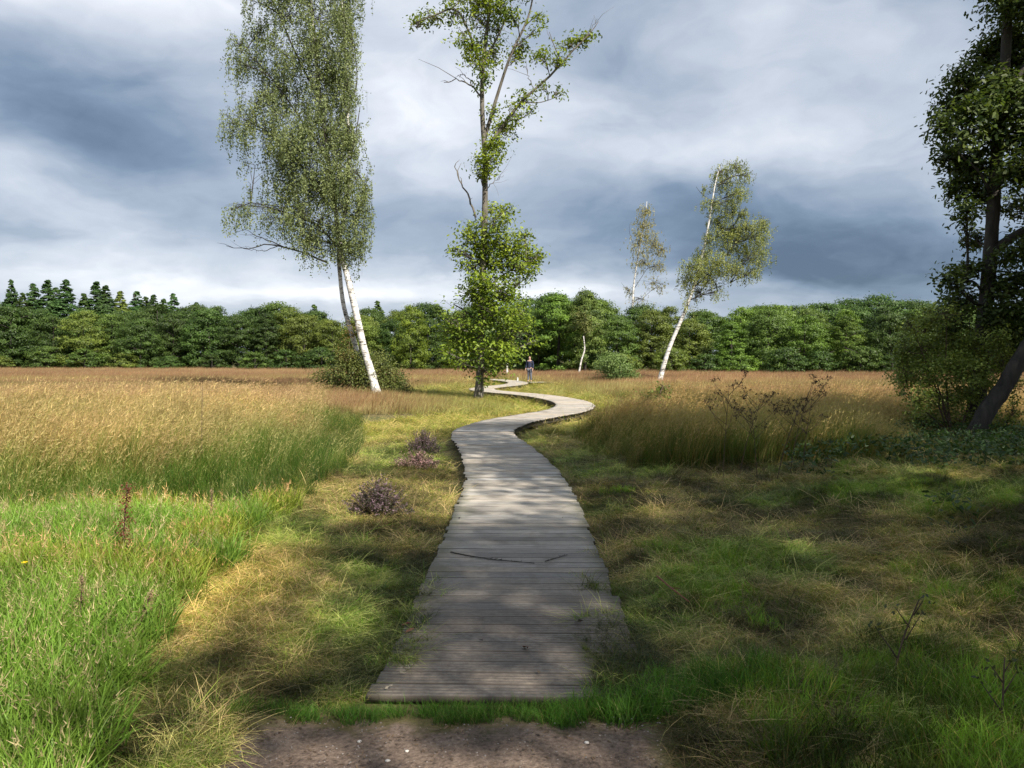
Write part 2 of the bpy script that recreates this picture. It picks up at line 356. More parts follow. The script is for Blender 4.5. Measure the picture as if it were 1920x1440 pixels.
for s in np.arange(8, seg[-1] - 1, 1.8):
    if nb >= 44: break
    c = along(s); t = unit(along(s + .05) - along(s - .05)); n_ = np.array([t[1], -t[0]])
    for off in (-.5, .5):
        q_ = c + n_ * off; zb = float(gz(q_[0], q_[1], 0.)) - .25
        mb = MB(); mb.add(*box(q_[0], q_[1], (zb - .05) / 2, .09, .09, -.05 - zb)); mb.build('post', M_beam, root); nb += 1
# short side landing beside the far bend, where the walker stands
def spur(s):
    s = np.asarray(s, float); return np.stack([1.02 + s * .98, 52.3 + s * .2], -1)
r2 = empty('side_landing', (1.2, 52.3, 0), 'short dark side landing on the right of the far boardwalk bend', 'boardwalk'); r2.location = (0, 0, 0)
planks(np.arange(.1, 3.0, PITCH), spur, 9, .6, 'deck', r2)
for off in (-.5, .5): mb = MB(); mb.add(*strip(spur, .12, 3.0, off, .06, -.155, -.0365, 6)); mb.build('beam', M_beam, r2)
for s in (.4, 2.7):
    for off in (-.45, .45):
        q_ = spur(s) + np.array([0, off]); mb = MB(); mb.add(*box(q_[0], q_[1], -.25, .09, .09, .4)); mb.build('post', M_beam, r2)

# ---------------------------------------------------------------- trees grown along chosen limbs
def lerp_line(T, z):
    """point of polyline T whose height is nearest z"""
    i = int(np.argmin(abs(T[:, 2] - z))); return i
PMUL, LMUL = 2.6, 1.3
def grow(name, label, cat, base_d, trunks, limbs, blobs, bark, leafmat, seed, per_m2=60, lsize=.09, lk=4, weep=0., c1=(.06, .09, .02), c2=(.14, .17, .04), flare=1.35,
         depth=1.0, group=None, deadlimbs=(), twigr=.012, vary=.35, clump=8, spread=.22, limb_r=.045, trunk_name='trunk', crown_name='crown', low=None, thr=.34):
    rng = np.random.default_rng(seed); tb = MB(); LV = MB(); bb = MB(); T0 = None; allT = []; lsize *= LMUL; per_m2 *= PMUL
    for pts, r0, r1 in trunks:
        p = np.array([P(*a) if len(a) == 3 else P(a[0], a[1], base_d) for a in pts]); p[0, 2] = float(gz(p[0, 0], p[0, 1])) - .08
        L = smooth_line(p, 40); k = np.linspace(0, 1, len(L)); rr = r0 * (1 - k) + r1 * k; rr *= 1 + (flare - 1) * np.exp(-k * 22) + rng.normal(0, .03, len(L))
        tb.add(*tube(L, rr, 10))
        if T0 is None: T0 = L
        allT.append(L)
    for pts, r0, r1 in limbs:
        p = np.array([P(*a) if len(a) == 3 else P(a[0], a[1], base_d) for a in pts])
        p[1:-1] += rng.normal(0, .04, p[1:-1].shape) * [1, 4, 1]
        L = smooth_line(p, 16); bb.add(*tube(L, np.linspace(r0, r1, len(L)), 6)); allT.append(L)
    for pts, r0, r1 in deadlimbs:
        p = np.array([P(a[0], a[1], base_d) for a in pts]); L = smooth_line(p, 14); L[2:] += rng.normal(0, .03, L[2:].shape)
        bb.add(*tube(L, np.linspace(r0, r1, len(L)), 5))
        for _ in range(4):
            i = rng.integers(len(L) // 3, len(L)); d = unit(L[-1] - L[0]) + rng.normal(0, .6, 3); e = L[i] + d * rng.uniform(.25, .7)
            bb.add(*tube([L[i], (L[i] + e) / 2 + rng.normal(0, .05, 3), e], [r1 * 1.1, r1 * .8, r1 * .35], 4))
    A = np.concatenate(allT); mid = T0[:, 1].mean()
    for b in blobs:
        px, py, rx, ry = b[:4]; rx *= 1.08; ry *= 1.08; dens = b[4] if len(b) > 4 else 1.0; dj = b[5] if len(b) > 5 else rng.uniform(-.55, .55) * depth
        d = base_d + dj; c = P(px, py, d); R = np.array([rx / F * d, max(rx, ry) * .85 / F * d, ry / F * d]); area = R[0] * R[2] * 4
        lw = 0.
        if low: lw = float(ss((low[0] - c[2]) / (low[0] - low[1]))); dens *= 1 + (low[3] - 1) * lw
        # limb from the nearest woody point below the blob
        w = np.linalg.norm((A - c) * [1, 1, .8], axis=1) + np.where(A[:, 2] > c[2] - .25 * abs(A[:, 0] - c[0]), 2.5, 0)
        a = A[int(np.argmin(w))]
        m_ = a * .5 + c * .5 + np.array([0, 0, .06 if weep else -.05]) * np.linalg.norm(c - a) + rng.normal(0, .08, 3)
        L = smooth_line([a, m_, c], 8); ln = np.linalg.norm(c - a); r0 = min(limb_r, .012 + .016 * ln); bb.add(*tube(L, np.linspace(r0, twigr * .8, len(L)), 5))
        nt = max(3, int(area * per_m2 / clump * dens)); u = unit(rng.normal(size=(nt, 3))) * (rng.random((nt, 1)) ** .42) * rng.lognormal(0, .2, (nt, 1))
        E = c + u * R
        kk = fbm(E[:, 0] * 1.0 + E[:, 1] * .7, E[:, 2], max(.35, R[0] * .6), seed) ; E = E[kk > thr]
        for e in E[: 40]:
            i = rng.integers(len(L) // 3, len(L)); s_ = L[i]; bb.add(*tube([s_, (s_ + e) / 2 + rng.normal(0, .05, 3) + [0, 0, .05], e], [twigr, twigr * .6, twigr * .3], 3, False))
        for e in E:
            n = clump + rng.integers(-2, 3); out = unit((e - c) / R + [0, 0, .5])
            if weep:
                t = rng.random(n); ln_ = weep * rng.uniform(.4, 1.2); C = e + np.c_[rng.normal(0, .05, n), rng.normal(0, .07, n), -t * ln_] + np.c_[t * ln_ * rng.uniform(-.22, .05), np.zeros(n), np.zeros(n)]
                Nn = rng.normal(size=(n, 3)) * [1, 1, .5] + out * .4
                if rng.random() < .3: bb.add(*tube([e, e + [0, 0, -ln_ * .9]], [.005, .003], 3, False))
            else:
                C = e + rng.normal(0, spread, (n, 3)) * [1, 1, .7]; Nn = out * .7 + [0, 0, .45] + rng.normal(0, .6, (n, 3))
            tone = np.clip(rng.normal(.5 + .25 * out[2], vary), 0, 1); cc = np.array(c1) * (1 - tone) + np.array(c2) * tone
            V, Fc = leaves(C, Nn, lsize * rng.uniform(.7, 1.3, n), rng, 1.0, lk)
            LV.add(V, Fc, cc * rng.uniform(.85, 1.15) * (1 + (np.array(low[2]) - 1) * lw if low else 1))
    o = empty(name, T0[0] + [0, 0, .08], label, cat, group); og = np.array(o.location)
    tb.build(trunk_name, bark, o, True, og)
    if bb.n and len(blobs) < 4: pass
    elif bb.n: bb.build('branch', M_stem if cat == 'shrub' else M_darkbark if bark is not M_oakbark else bark, o, True, og)
    LV.build(crown_name, leafmat, o, False, og)
    return o

oak = grow('lone_oak', 'slender oak with bare upper trunk and leafy lower crown beside the boardwalk bend', 'tree', 33.,
    [([(897, 757), (900, 700), (903, 600), (906, 500), (909, 400), (909, 300), (904, 200), (906, 120), (915, 40), (924, -40), (930, -110)], .18, .05)],
    [([(908, 262), (930, 180), (958, 105), (990, 30), (1003, -30)], .09, .03), ([(909, 285), (948, 224), (985, 178), (1030, 138), (1075, 95), (1108, 62), (1122, 40)], .085, .012),
     ([(905, 140), (885, 70), (855, 22), (815, 30), (780, 42)], .07, .02), ([(975, 190), (1010, 185), (1055, 178)], .03, .01), ([(906, 120), (935, 60), (960, 10)], .06, .02),
     ([(903, 560), (935, 520), (985, 490)], .06, .02), ([(903, 610), (870, 580), (850, 570)], .05, .02), ([(903, 600), (940, 560), (965, 540)], .05, .02)],
    [(925, 418, 38, 26), (890, 450, 34, 36), (930, 455, 42, 30), (965, 462, 34, 28), (992, 488, 26, 26), (915, 490, 40, 28), (958, 500, 42, 28), (880, 500, 22, 26, .8), (925, 535, 34, 22, .7), (975, 530, 22, 18, .6),
     (895, 560, 34, 24), (940, 580, 42, 30), (870, 590, 36, 30), (905, 610, 40, 34), (960, 620, 34, 30), (850, 630, 32, 34), (890, 650, 44, 34), (935, 655, 46, 34), (975, 590, 22, 34, .8), (868, 680, 34, 22, .8), (905, 690, 34, 26, .9), (940, 685, 26, 18, .7),
     (900, 716, 12, 16, .8), (905, 530, 34, 26), (935, 545, 38, 22), (882, 545, 24, 20), (915, 565, 34, 22), (958, 556, 24, 18), (1012, 478, 9, 7), (1000, 512, 12, 9), (852, 470, 10, 14), (948, 395, 12, 9), (985, 440, 10, 10), (925, 390, 14, 10), (990, 610, 14, 12), (836, 600, 12, 14), (1000, 640, 10, 12), (830, 655, 10, 10), (915, 300, 26, 24), (930, 272, 24, 18), (905, 325, 22, 14, .8), (942, 240, 22, 20), (962, 212, 20, 18), (985, 185, 18, 12, .8), (1000, 208, 8, 8, .7), (1018, 162, 16, 10), (1040, 175, 18, 12, .9), (1020, 105, 22, 16), (1048, 112, 18, 14),
     (1065, 92, 22, 16), (1088, 78, 18, 12), (1108, 68, 8, 7), (930, 210, 20, 12, .8), (905, 130, 16, 36), (880, 110, 18, 14, .9), (888, 85, 24, 26), (925, 100, 12, 34, .8), (870, 60, 24, 22), (900, 40, 28, 28), (935, 55, 24, 22), (850, 25, 26, 16), (815, 35, 22, 12), (785, 42, 16, 9), (800, 18, 10, 8, .7),
     (895, 5, 36, 22), (940, 10, 28, 26), (960, 30, 18, 16), (980, 90, 14, 14, .8), (965, 110, 14, 14, .8), (1015, 35, 14, 14, .7), (1030, 60, 12, 10, .7), (915, -40, 60, 34), (980, -30, 34, 26), (860, -20, 34, 22), (1000, 60, 12, 12, .6)],
    M_oakbark, M_leaf, 11, 185, .115, 8, thr=.45, c1=(.05, .09, .012), c2=(.26, .31, .03), depth=1.4, clump=7, spread=.17, twigr=.014, vary=.38, low=(7.0, 3.5, (.85, .93, .9), .8),
    deadlimbs=[([(902, 182), (885, 162), (860, 150), (833, 153)], .045, .014), ([(886, 163), (872, 142), (858, 140)], .025, .01), ([(892, 408), (882, 372), (866, 345), (851, 314)], .05, .018), ([(912, 355), (930, 338), (945, 328)], .02, .006),
               ([(1000, 165), (990, 140), (985, 125)], .02, .008), ([(1085, 85), (1105, 60), (1120, 32)], .02, .007)])

birch = grow('twin_trunk_birch', 'tall weeping birch with two white trunks leaning left over a dark shrub', 'tree', 35.,
    [([(709, 754), (697, 702), (683, 655), (667, 584), (650, 513), (638, 470), (630, 400), (616, 300), (600, 180), (588, 60), (578, -60), (575, -150)], .19, .035),
     ([(692, 748, 35.6), (678, 692, 35.6), (661, 630, 35.6), (645, 576, 35.6), (638, 521, 35.6), (636, 465, 35.5), (652, 350, 35.4), (652, 200, 35.4), (645, 60, 35.4), (638, -60, 35.4)], .135, .035)],
    [([(630, 400), (580, 330), (530, 270), (470, 225)], .06, .02), ([(616, 300), (560, 220), (510, 150), (460, 95)], .06, .015), ([(640, 470), (590, 420), (530, 390), (470, 380)], .05, .02), ([(600, 190), (560, 110), (525, 30), (500, -30)], .06, .02),
     ([(655, 430), (680, 380), (690, 330)], .04, .015), ([(652, 210), (668, 150), (665, 90)], .04, .015), ([(618, 310), (575, 300), (520, 320)], .04, .015), ([(648, 340), (672, 260), (675, 200)], .04, .015)],
    [(620, 425, 60, 42), (672, 410, 28, 50), (600, 375, 60, 44), (560, 400, 46, 40), (655, 455, 32, 36), (580, 440, 28, 34), (685, 365, 18, 50), (540, 350, 48, 40), (640, 335, 45, 44), (575, 310, 60, 44), (655, 270, 30, 52), (470, 385, 40, 16, .8), (438, 392, 18, 16, .8), (500, 410, 26, 12, .6), (530, 300, 44, 40),
     (620, 250, 50, 44), (560, 240, 56, 44), (500, 250, 44, 42), (458, 222, 36, 34), (430, 232, 20, 26, .7), (600, 180, 54, 44), (540, 170, 52, 44), (490, 180, 44, 34), (650, 190, 22, 44), (480, 115, 44, 28), (450, 82, 22, 28, .7), (530, 100, 46, 40), (585, 95, 50, 44), (640, 105, 34, 40), (655, 60, 20, 60, .9), (490, 55, 34, 26, .8),
     (540, 30, 44, 36), (600, 25, 54, 40), (650, 10, 30, 30), (520, -20, 50, 30), (600, -50, 70, 44), (660, -20, 20, 22, .8), (560, -110, 60, 50), (470, 0, 14, 30, .7), (600, 410, 60, 30), (560, 270, 54, 34), (440, 120, 10, 26, .6), (478, 310, 34, 12, .6), (470, 345, 22, 10, .6), (590, 340, 50, 40), (620, 140, 44, 40)] + [(x_, y_, 24, 36, .8, -1.1) for x_, y_ in ((630, 390), (620, 325), (613, 262), (605, 200), (598, 138), (592, 75), (586, 15), (655, 320), (652, 245), (650, 165), (645, 90), (640, 25))],
    M_birch, M_leaf_birch, 21, 280, .078, 4, weep=1.0, thr=.43, c1=(.095, .14, .055), c2=(.29, .35, .14), depth=2.2, clump=15, twigr=.010, limb_r=.035, vary=.3,
    deadlimbs=[([(614, 492), (560, 472), (510, 458), (470, 466), (425, 460)], .05, .010), ([(540, 466), (500, 450), (478, 440), (460, 430)], .03, .008), ([(555, 470), (530, 440), (505, 425)], .022, .007), ([(520, 462), (490, 470), (455, 466)], .02, .006)])

lean = grow('leaning_birch', 'slim white-trunked birch leaning right, its crown above the wood', 'tree', 52.,
    [([(1234, 722), (1246, 680), (1258, 645), (1275, 605), (1290, 568), (1308, 515), (1322, 455), (1332, 400), (1340, 350), (1350, 310)], .16, .025)],
    [([(1300, 540), (1340, 500), (1385, 455), (1420, 420)], .05, .015), ([(1320, 460), (1350, 440), (1375, 425)], .04, .012), ([(1290, 565), (1330, 545), (1370, 530)], .03, .01), ([(1338, 380), (1315, 365), (1305, 350)], .02, .01), ([(1345, 350), (1370, 330), (1400, 318)], .03, .01)],
    [(1378, 312, 30, 14), (1350, 322, 18, 14), (1400, 330, 16, 14, .8), (1365, 345, 34, 18), (1385, 362, 24, 16), (1335, 380, 24, 16, .9), (1362, 378, 26, 14), (1322, 352, 10, 10, .6), (1345, 412, 20, 18), (1395, 428, 34, 24), (1425, 440, 20, 34), (1372, 455, 36, 24), (1410, 475, 34, 26), (1322, 478, 26, 22),
     (1350, 492, 40, 24), (1300, 500, 26, 24), (1288, 525, 18, 20), (1335, 522, 36, 20), (1385, 508, 30, 18), (1415, 510, 18, 12, .8), (1308, 548, 22, 18, .7), (1345, 548, 24, 10, .6), (1290, 570, 14, 14, .4), (1372, 395, 18, 18), (1355, 430, 20, 16), (1330, 442, 14, 16), (1396, 396, 12, 12), (1375, 428, 20, 16), (1320, 512, 26, 16), (1430, 418, 12, 14, .8)],
    M_birch, M_leaf_birch, 31, 190, .08, 4, weep=.55, c1=(.11, .14, .045), c2=(.32, .35, .11), depth=1.8, clump=11, twigr=.013, vary=.35)
far = grow('sparse_far_birch', 'thin pale birch with sparse foliage rising from behind the wood left of the leaning birch', 'tree', 101.,
    [([(1190, 700), (1188, 620), (1186, 570), (1190, 520), (1200, 460), (1210, 400), (1213, 378)], .17, .035)],
    [([(1190, 540), (1215, 500), (1240, 470)], .04, .015), ([(1196, 480), (1182, 440), (1180, 420)], .03, .01), ([(1190, 575), (1220, 545), (1245, 530)], .035, .01), ([(1188, 560), (1172, 540), (1165, 530)], .03, .01)],
    [(1212, 395, 16, 16, .8), (1206, 425, 22, 20, .8), (1195, 455, 20, 22, .8), (1222, 455, 20, 22, .8), (1240, 468, 14, 14), (1205, 490, 22, 18, .7), (1236, 498, 14, 12, .7), (1225, 530, 24, 12, .45), (1180, 545, 16, 12, .4), (1240, 540, 10, 10, .4), (1200, 560, 24, 10, .4)],
    M_birch, M_leaf_birch, 41, 90, .11, 4, weep=.5, c1=(.16, .16, .07), c2=(.42, .39, .15), depth=1.5, clump=9, twigr=.016, vary=.3)

right = grow('shaded_edge_oak', 'big dark oak cut by the right frame edge, its near-black trunk upright', 'tree', 17.,
    [([(1826, 806), (1836, 700), (1845, 600), (1855, 500), (1862, 400), (1868, 300), (1878, 200), (1886, 100), (1892, -20), (1900, -140)], .18, .08)],
    [([(1860, 470), (1900, 440), (1960, 415), (2040, 400)], .11, .05), ([(1866, 350), (1900, 320), (1960, 280)], .09, .04), ([(1864, 380), (1840, 330), (1800, 290)], .05, .015), ([(1874, 240), (1840, 180), (1800, 160)], .05, .015), ([(1850, 560), (1810, 530), (1785, 540)], .04, .015), ([(1880, 180), (1930, 110), (1980, 60)], .08, .03), ([(1852, 540), (1900, 520), (1960, 500)], .06, .03)],
    [(1895, 15, 44, 34), (1890, 70, 34, 30), (1850, 105, 30, 26), (1905, 125, 44, 30), (1815, 150, 34, 26), (1870, 160, 36, 28), (1785, 195, 26, 24), (1830, 205, 34, 26), (1905, 190, 40, 34), (1768, 238, 20, 22), (1805, 255, 36, 30), (1860, 250, 30, 30), (1915, 255, 36, 34), (1782, 295, 22, 24), (1822, 310, 34, 30), (1905, 320, 36, 26, .9),
     (1800, 350, 24, 22), (1838, 365, 26, 26, .9), (1812, 400, 18, 24, .8), (1905, 385, 30, 24, .7), (1826, 445, 18, 24, .7), (1895, 475, 28, 24, .8), (1785, 525, 18, 26, .8), (1812, 510, 24, 20), (1800, 570, 34, 28), (1780, 600, 22, 18, .9), (1890, 540, 34, 36, .9), (1915, 600, 34, 36), (1870, 590, 24, 30, .8), (1900, 660, 34, 24, .8), (1840, 640, 28, 24, .7),
     (1960, 60, 60, 60), (1980, 180, 60, 60), (1980, 320, 60, 60), (1970, 470, 60, 60), (1970, 600, 60, 60), (2070, 150, 80, 80), (2080, 330, 80, 80), (2080, 500, 80, 70), (1900, -60, 80, 50), (1990, -60, 90, 60), (1840, -40, 20, 24, .6)],
    M_darkbark, M_leaf, 51, 640, .088, 8, c1=(.022, .042, .010), c2=(.10, .135, .03), depth=1.8, clump=8, spread=.13, twigr=.008, limb_r=.04, vary=.35)
lean2 = grow('slanting_trunk_tree', 'dark tree whose thick mossy trunk slants out of the right frame edge', 'tree', 15.5,
    [([(1820, 818), (1846, 778), (1880, 730), (1912, 675), (1960, 600), (2020, 510), (2090, 400), (2150, 300)], .18, .11)],
    [([(2020, 510), (2060, 430), (2070, 350)], .09, .04), ([(2090, 400), (2160, 350), (2230, 300)], .08, .03)],
    [(2080, 330, 90, 60), (2170, 300, 90, 70), (2130, 200, 110, 70), (2230, 230, 90, 80), (2200, 120, 110, 70), (2080, 230, 60, 50), (2290, 330, 80, 60)],
    M_darkbark, M_leaf, 61, 130, .11, 4, c1=(.018, .032, .008), c2=(.06, .08, .018), depth=3, clump=8, spread=.15, limb_r=.05)

# ---------------------------------------------------------------- shrubs
def shrub(name, label, cat, d, basepx, blobs, seed, per=200, ls=.05, c1=(.05, .07, .02), c2=(.13, .14, .05), lk=4, depth=1., spread=.1, clump=9, stemmat=None, group=None, mt=None, aspect=1.0, nst=5, weep=0.):
    st = [([(basepx + k * 6 - nst * 3, 800 if False else 0), (0, 0)], 0, 0) for k in range(0)]
    b0 = P(basepx, HZ, d); zb = float(gz(b0[0], b0[1])); rng = np.random.default_rng(seed); tr = []
    pyb = HZ + (CAMH - zb) / d * F
    top = sorted(blobs, key=lambda q: q[1])[:max(2, nst)]
    for k in range(nst):
        t = blobs[(k * 3) % len(blobs)]; bx = basepx + rng.normal(0, 5)
        tr.append(([(bx, pyb), ((bx + t[0]) / 2 + rng.normal(0, 4), (pyb + t[1]) / 2 + 4), (t[0], t[1])], .022 * d / 20 + .008, .006))
    return grow(name, label, cat, d, tr, [], blobs, stemmat or M_stem, mt or M_leaf, seed, per, ls, lk, c1=c1, c2=c2, depth=depth, spread=spread, clump=clump, group=group, twigr=.005, limb_r=.014, flare=1., trunk_name='stem', crown_name='foliage', weep=weep)
shrub('willow_shrub', 'dense dark olive shrub wrapped round the foot of the twin birch', 'shrub', 35.8, 668,
    [(615, 715, 30, 26), (645, 690, 36, 34), (650, 725, 36, 26), (680, 705, 34, 34), (690, 735, 30, 18), (725, 705, 30, 28), (740, 725, 28, 22), (705, 680, 28, 24), (660, 665, 26, 18, .8), (615, 740, 26, 10), (760, 735, 16, 12, .8), (640, 740, 30, 10), (730, 740, 30, 10)], 71, 480, .075, (.06, .085, .02), (.19, .22, .06), depth=1.5, spread=.13)
shrub('russet_shrub', 'small rust-tinged shrub clinging to the birch trunks above the dark shrub', 'shrub', 35.2, 662,
    [(655, 640, 16, 22, .7), (665, 615, 12, 20, .6), (650, 668, 16, 18, .7)], 72, 300, .07, (.09, .055, .02), (.22, .16, .05), depth=.6, spread=.13, nst=3)
shrub('round_willow_bush', 'rounded blue-green bush alone in the field right of the boardwalk', 'shrub', 53., 1160,
    [(1150, 690, 26, 24), (1172, 700, 24, 22), (1140, 680, 18, 18), (1162, 715, 30, 12), (1185, 712, 14, 12), (1158, 672, 18, 10, .8)], 73, 330, .095, (.08, .13, .04), (.22, .31, .10), depth=1.4, spread=.16)
shrub('thicket_shrub', 'tall open shrub with small yellow-green leaves left of the slanting trunk', 'shrub', 16.5, 1790,
    [(1712, 615, 26, 26, .6), (1745, 600, 26, 22, .7), (1700, 660, 26, 26, .7), (1735, 650, 30, 30, .8), (1780, 640, 34, 30, .9), (1705, 705, 26, 26, .7), (1740, 700, 34, 34, .9), (1790, 695, 36, 36), (1725, 750, 30, 26, .7), (1765, 750, 34, 30, .9), (1805, 745, 30, 30), (1820, 655, 30, 34, .9), (1835, 700, 26, 30, .9), (1750, 790, 36, 22, .9), (1800, 790, 36, 22), (1690, 735, 12, 14, .4), (1860, 720, 26, 26, .7), (1880, 680, 26, 26, .8), (1870, 640, 26, 26, .8), (1850, 770, 22, 22, .8), (1900, 770, 26, 20, .7), (1880, 800, 30, 16, .8), (1905, 720, 18, 22, .5), (1690, 690, 18, 40, .7), (1775, 590, 30, 20, .7), (1720, 790, 30, 20, .8)],
    74, 1050, .05, (.08, .125, .022), (.30, .38, .08), depth=1.6, spread=.08, nst=9)
shrub('young_alder', 'young leafy green sapling poking out of the shaded tall grass', 'shrub', 19., 1228,
    [(1215, 745, 16, 16, .8), (1238, 735, 16, 18, .8), (1210, 775, 20, 16), (1245, 765, 20, 18), (1228, 790, 24, 12)], 75, 800, .05, (.07, .11, .02), (.20, .26, .05), depth=.5, spread=.07)

# ---------------------------------------------------------------- the far wood: individual trees from a few shapes
def bough_crown(seed, H, R, kind, nb, nq, qs, low=.0):
    rng = np.random.default_rng(seed); C = []; Nn = []; T = []; SZ = []
    for _ in range(nb):
        t = rng.random() ** .85; a = rng.uniform(0, 2 * PI)
        if kind == 'cone': pr = (1 - t) ** .9 * .96 + .03
        elif kind == 'tall': pr = math.sin(PI * min(1, .16 + t * .84)) ** .55
        else: pr = (1 - max(0, t - .35) ** 2 / .4225) ** .5 if t > .35 else .86 + .4 * t
        pr = max(.05, pr); z = H * (low + (1 - low) * (.03 + .93 * t)); rr = R * pr * (.35 + .62 * rng.random() ** .5)
        c = np.array([math.cos(a) * rr, math.sin(a) * rr, z]); o = np.array([math.cos(a), math.sin(a), 0])
        if kind == 'cone': rb = R * (.05 + .40 * pr) ; RR = np.array([rb * .75, rb * .75, rb * .28])
        else: rb = R * rng.uniform(.15, .34); RR = np.array([rb, rb, rb * rng.uniform(.4, .6)])
        n = int(nq * rng.uniform(.7, 1.3) * (.4 + .6 * pr)); u = unit(rng.normal(size=(n, 3)) + [0, 0, .45] + o * .25) * (rng.random((n, 1)) ** .42) * rng.lognormal(0, .2, (n, 1))
        p = c + u * RR
        if kind == 'cone': p[:, 2] -= .3 * np.linalg.norm(p[:, :2] - c[:2] * .3, axis=1) * .5
        C.append(p); Nn.append(unit(u + [0, 0, .35]) * .8 + o * .35 + rng.normal(0, .38, (n, 3))); tn = np.clip(rng.normal(.45, .22), 0, 1)
        T.append(np.clip(tn + rng.normal(0, .18, n) + .12 * u[:, 2], 0, 1)); SZ.append(rng.uniform(.7, 1.3, n) * qs)
    C, Nn, T, SZ = map(np.concatenate, (C, Nn, T, SZ)); C[:, 2] = np.maximum(C[:, 2], .05)
    V, Fc = leaves(C, Nn, SZ, rng)
    col = (np.array([.038, .062, .018])[None] * (1 - T[:, None]) + np.array([.135, .19, .046])[None] * T[:, None])
    return V, Fc, np.repeat(col, 4, 0)
def proto(name, seed, H, R, kind, nb, nq, qs=.30, low=0., bark=None):
    r = bpy.data.objects.new(name, None); COL.objects.link(r)
    V, Fc, c = bough_crown(seed, H, R, kind, nb, nq, qs, low)
    rng = np.random.default_rng(seed + 1); tb = MB(); zz = np.linspace(-.4, H * .93, 7); xy = np.cumsum(rng.normal(0, .06, (7, 2)), 0)
    tb.add(*tube(np.c_[xy, zz], np.linspace(.2, .04, 7), 6))
    for _ in range(6):
        z = rng.uniform(.25, .8) * H; a = rng.uniform(0, 6.28); tb.add(*tube([[0, 0, z], [math.cos(a) * R * .4, math.sin(a) * R * .4, z + .5], [math.cos(a) * R * .7, math.sin(a) * R * .7, z + .8]], [.06, .04, .02], 4))
    t = tb.build('trunk', bark or M_darkbark, r, True); k = mk('crown', V, [Fc], M_leaf, c, parent=r)
    return r, H, R
PR = {'round': [proto('broadleaf_tree', 100 + i, 9, 3.6, 'round', 170, 135, .235) for i in range(4)],
      'tall': [proto('broadleaf_tree', 120 + i, 10, 2.6, 'tall', 150, 120, .22) for i in range(3)],
      'shrub': [proto('edge_shrub', 140 + i, 3.4, 2.3, 'round', 70, 75, .24) for i in range(2)],
      'cone': [proto('conifer', 160 + i, 13, 2.6, 'cone', 210, 95, .26, .12) for i in range(3)]}
used = set()
def copy_tree(r):
    c = r.copy(); COL.objects.link(c)
    for ch in r.children:
        d = ch.copy(); COL.objects.link(d); d.parent = c
    return c
rng = random.Random(5); WOOD = []
def fd(px): return float(np.interp(px, [-200, 0, 600, 1000, 1400, 1900, 2150], [104, 104, 98, 88, 80, 74, 72]))
def put(kind, px, toppy, d, tone, row, wscale=1.0, squash=None):
    i = rng.randrange(len(PR[kind])); r, H, R = PR[kind][i]
    if (kind, i) in used: o = copy_tree(r)
    else: o = r; used.add((kind, i))
    z0 = -.3; h = CAMH + (HZ - toppy) / F * d - z0; s = h / H; w = s * wscale
    if kind != 'cone': w = max(w, .72 * wscale)
    o.location = ((px - CX) / F * d, d, z0); o.scale = (w, w, s); o.rotation_euler = (0, 0, rng.uniform(0, 6.28))
    T = {'dark green': (.66, .78, .64), 'mid green': (1.0, 1.1, .85), 'yellow-green': (1.75, 1.7, .8), 'olive': (1.5, 1.35, .95), 'bright green': (1.3, 1.45, .85), 'blue-green': (.62, .85, .85), 'pale grey-green': (1.75, 1.65, 1.5)}[tone]  # dark and bright greens lightened and greyed, thin haze painted into the tint
    j = rng.uniform(.86, 1.14)
    for ch in o.children: ch.color = (T[0] * j, T[1] * j, T[2] * j, 1)
    WOOD.append(dict(o=o, px=px, tone=tone, row=row, kind=kind, top=toppy))
    return o
def tone_at(px, alt=0):
    z = [(-300, 'dark green'), (120, 'mid green'), (215, 'dark green'), (545, 'olive'), (690, 'dark green'), (800, 'yellow-green'), (880, 'mid green'), (1040, 'bright green'), (1140, 'mid green'), (1210, 'olive'), (1320, 'mid green'), (1360, 'bright green'), (1600, 'dark green'), (1680, 'mid green')]
    t = [b for a, b in z if px >= a][-1]
    if rng.random() < .3: t = rng.choice(['mid green', 'dark green', 'olive', t])
    return t
def toprow(px): return float(np.interp(px, [-150, 0, 100, 200, 330, 450, 540, 620, 700, 800, 900, 980, 1040, 1120, 1180, 1300, 1450, 1500, 1600, 1680, 1750, 2100], [570, 566, 574, 578, 572, 576, 580, 596, 580, 574, 572, 562, 552, 560, 572, 582, 574, 580, 578, 578, 576, 570]))
px = -160.
while px < 2100:
    d = fd(px); k = 'tall' if rng.random() < .3 else 'round'
    put(k, px, toprow(px) + rng.uniform(2, 24), d + rng.uniform(-1.5, 2.5), tone_at(px), 'front edge'); px += rng.uniform(50, 82)
px = -140.
while px < 2100:
    put('round' if rng.random() < .6 else 'tall', px, toprow(px) + rng.uniform(-6, 10), fd(px) + rng.uniform(6, 9), tone_at(px), 'second row', 1.05); px += rng.uniform(56, 84)
px = -120.
while px < 2100:
    put('round', px, toprow(px) + rng.uniform(-8, 8), fd(px) + rng.uniform(14, 17), tone_at(px), 'back row', 1.15); px += rng.uniform(85, 115)
px = -150.
while px < 2100:
    if not (885 < px < 1060): put('shrub', px, rng.uniform(650, 668), fd(px) - rng.uniform(3.0, 4.5), rng.choice(['dark green', 'mid green', 'olive', tone_at(px)]), 'foot', 1.1)
    px += rng.uniform(50, 90)
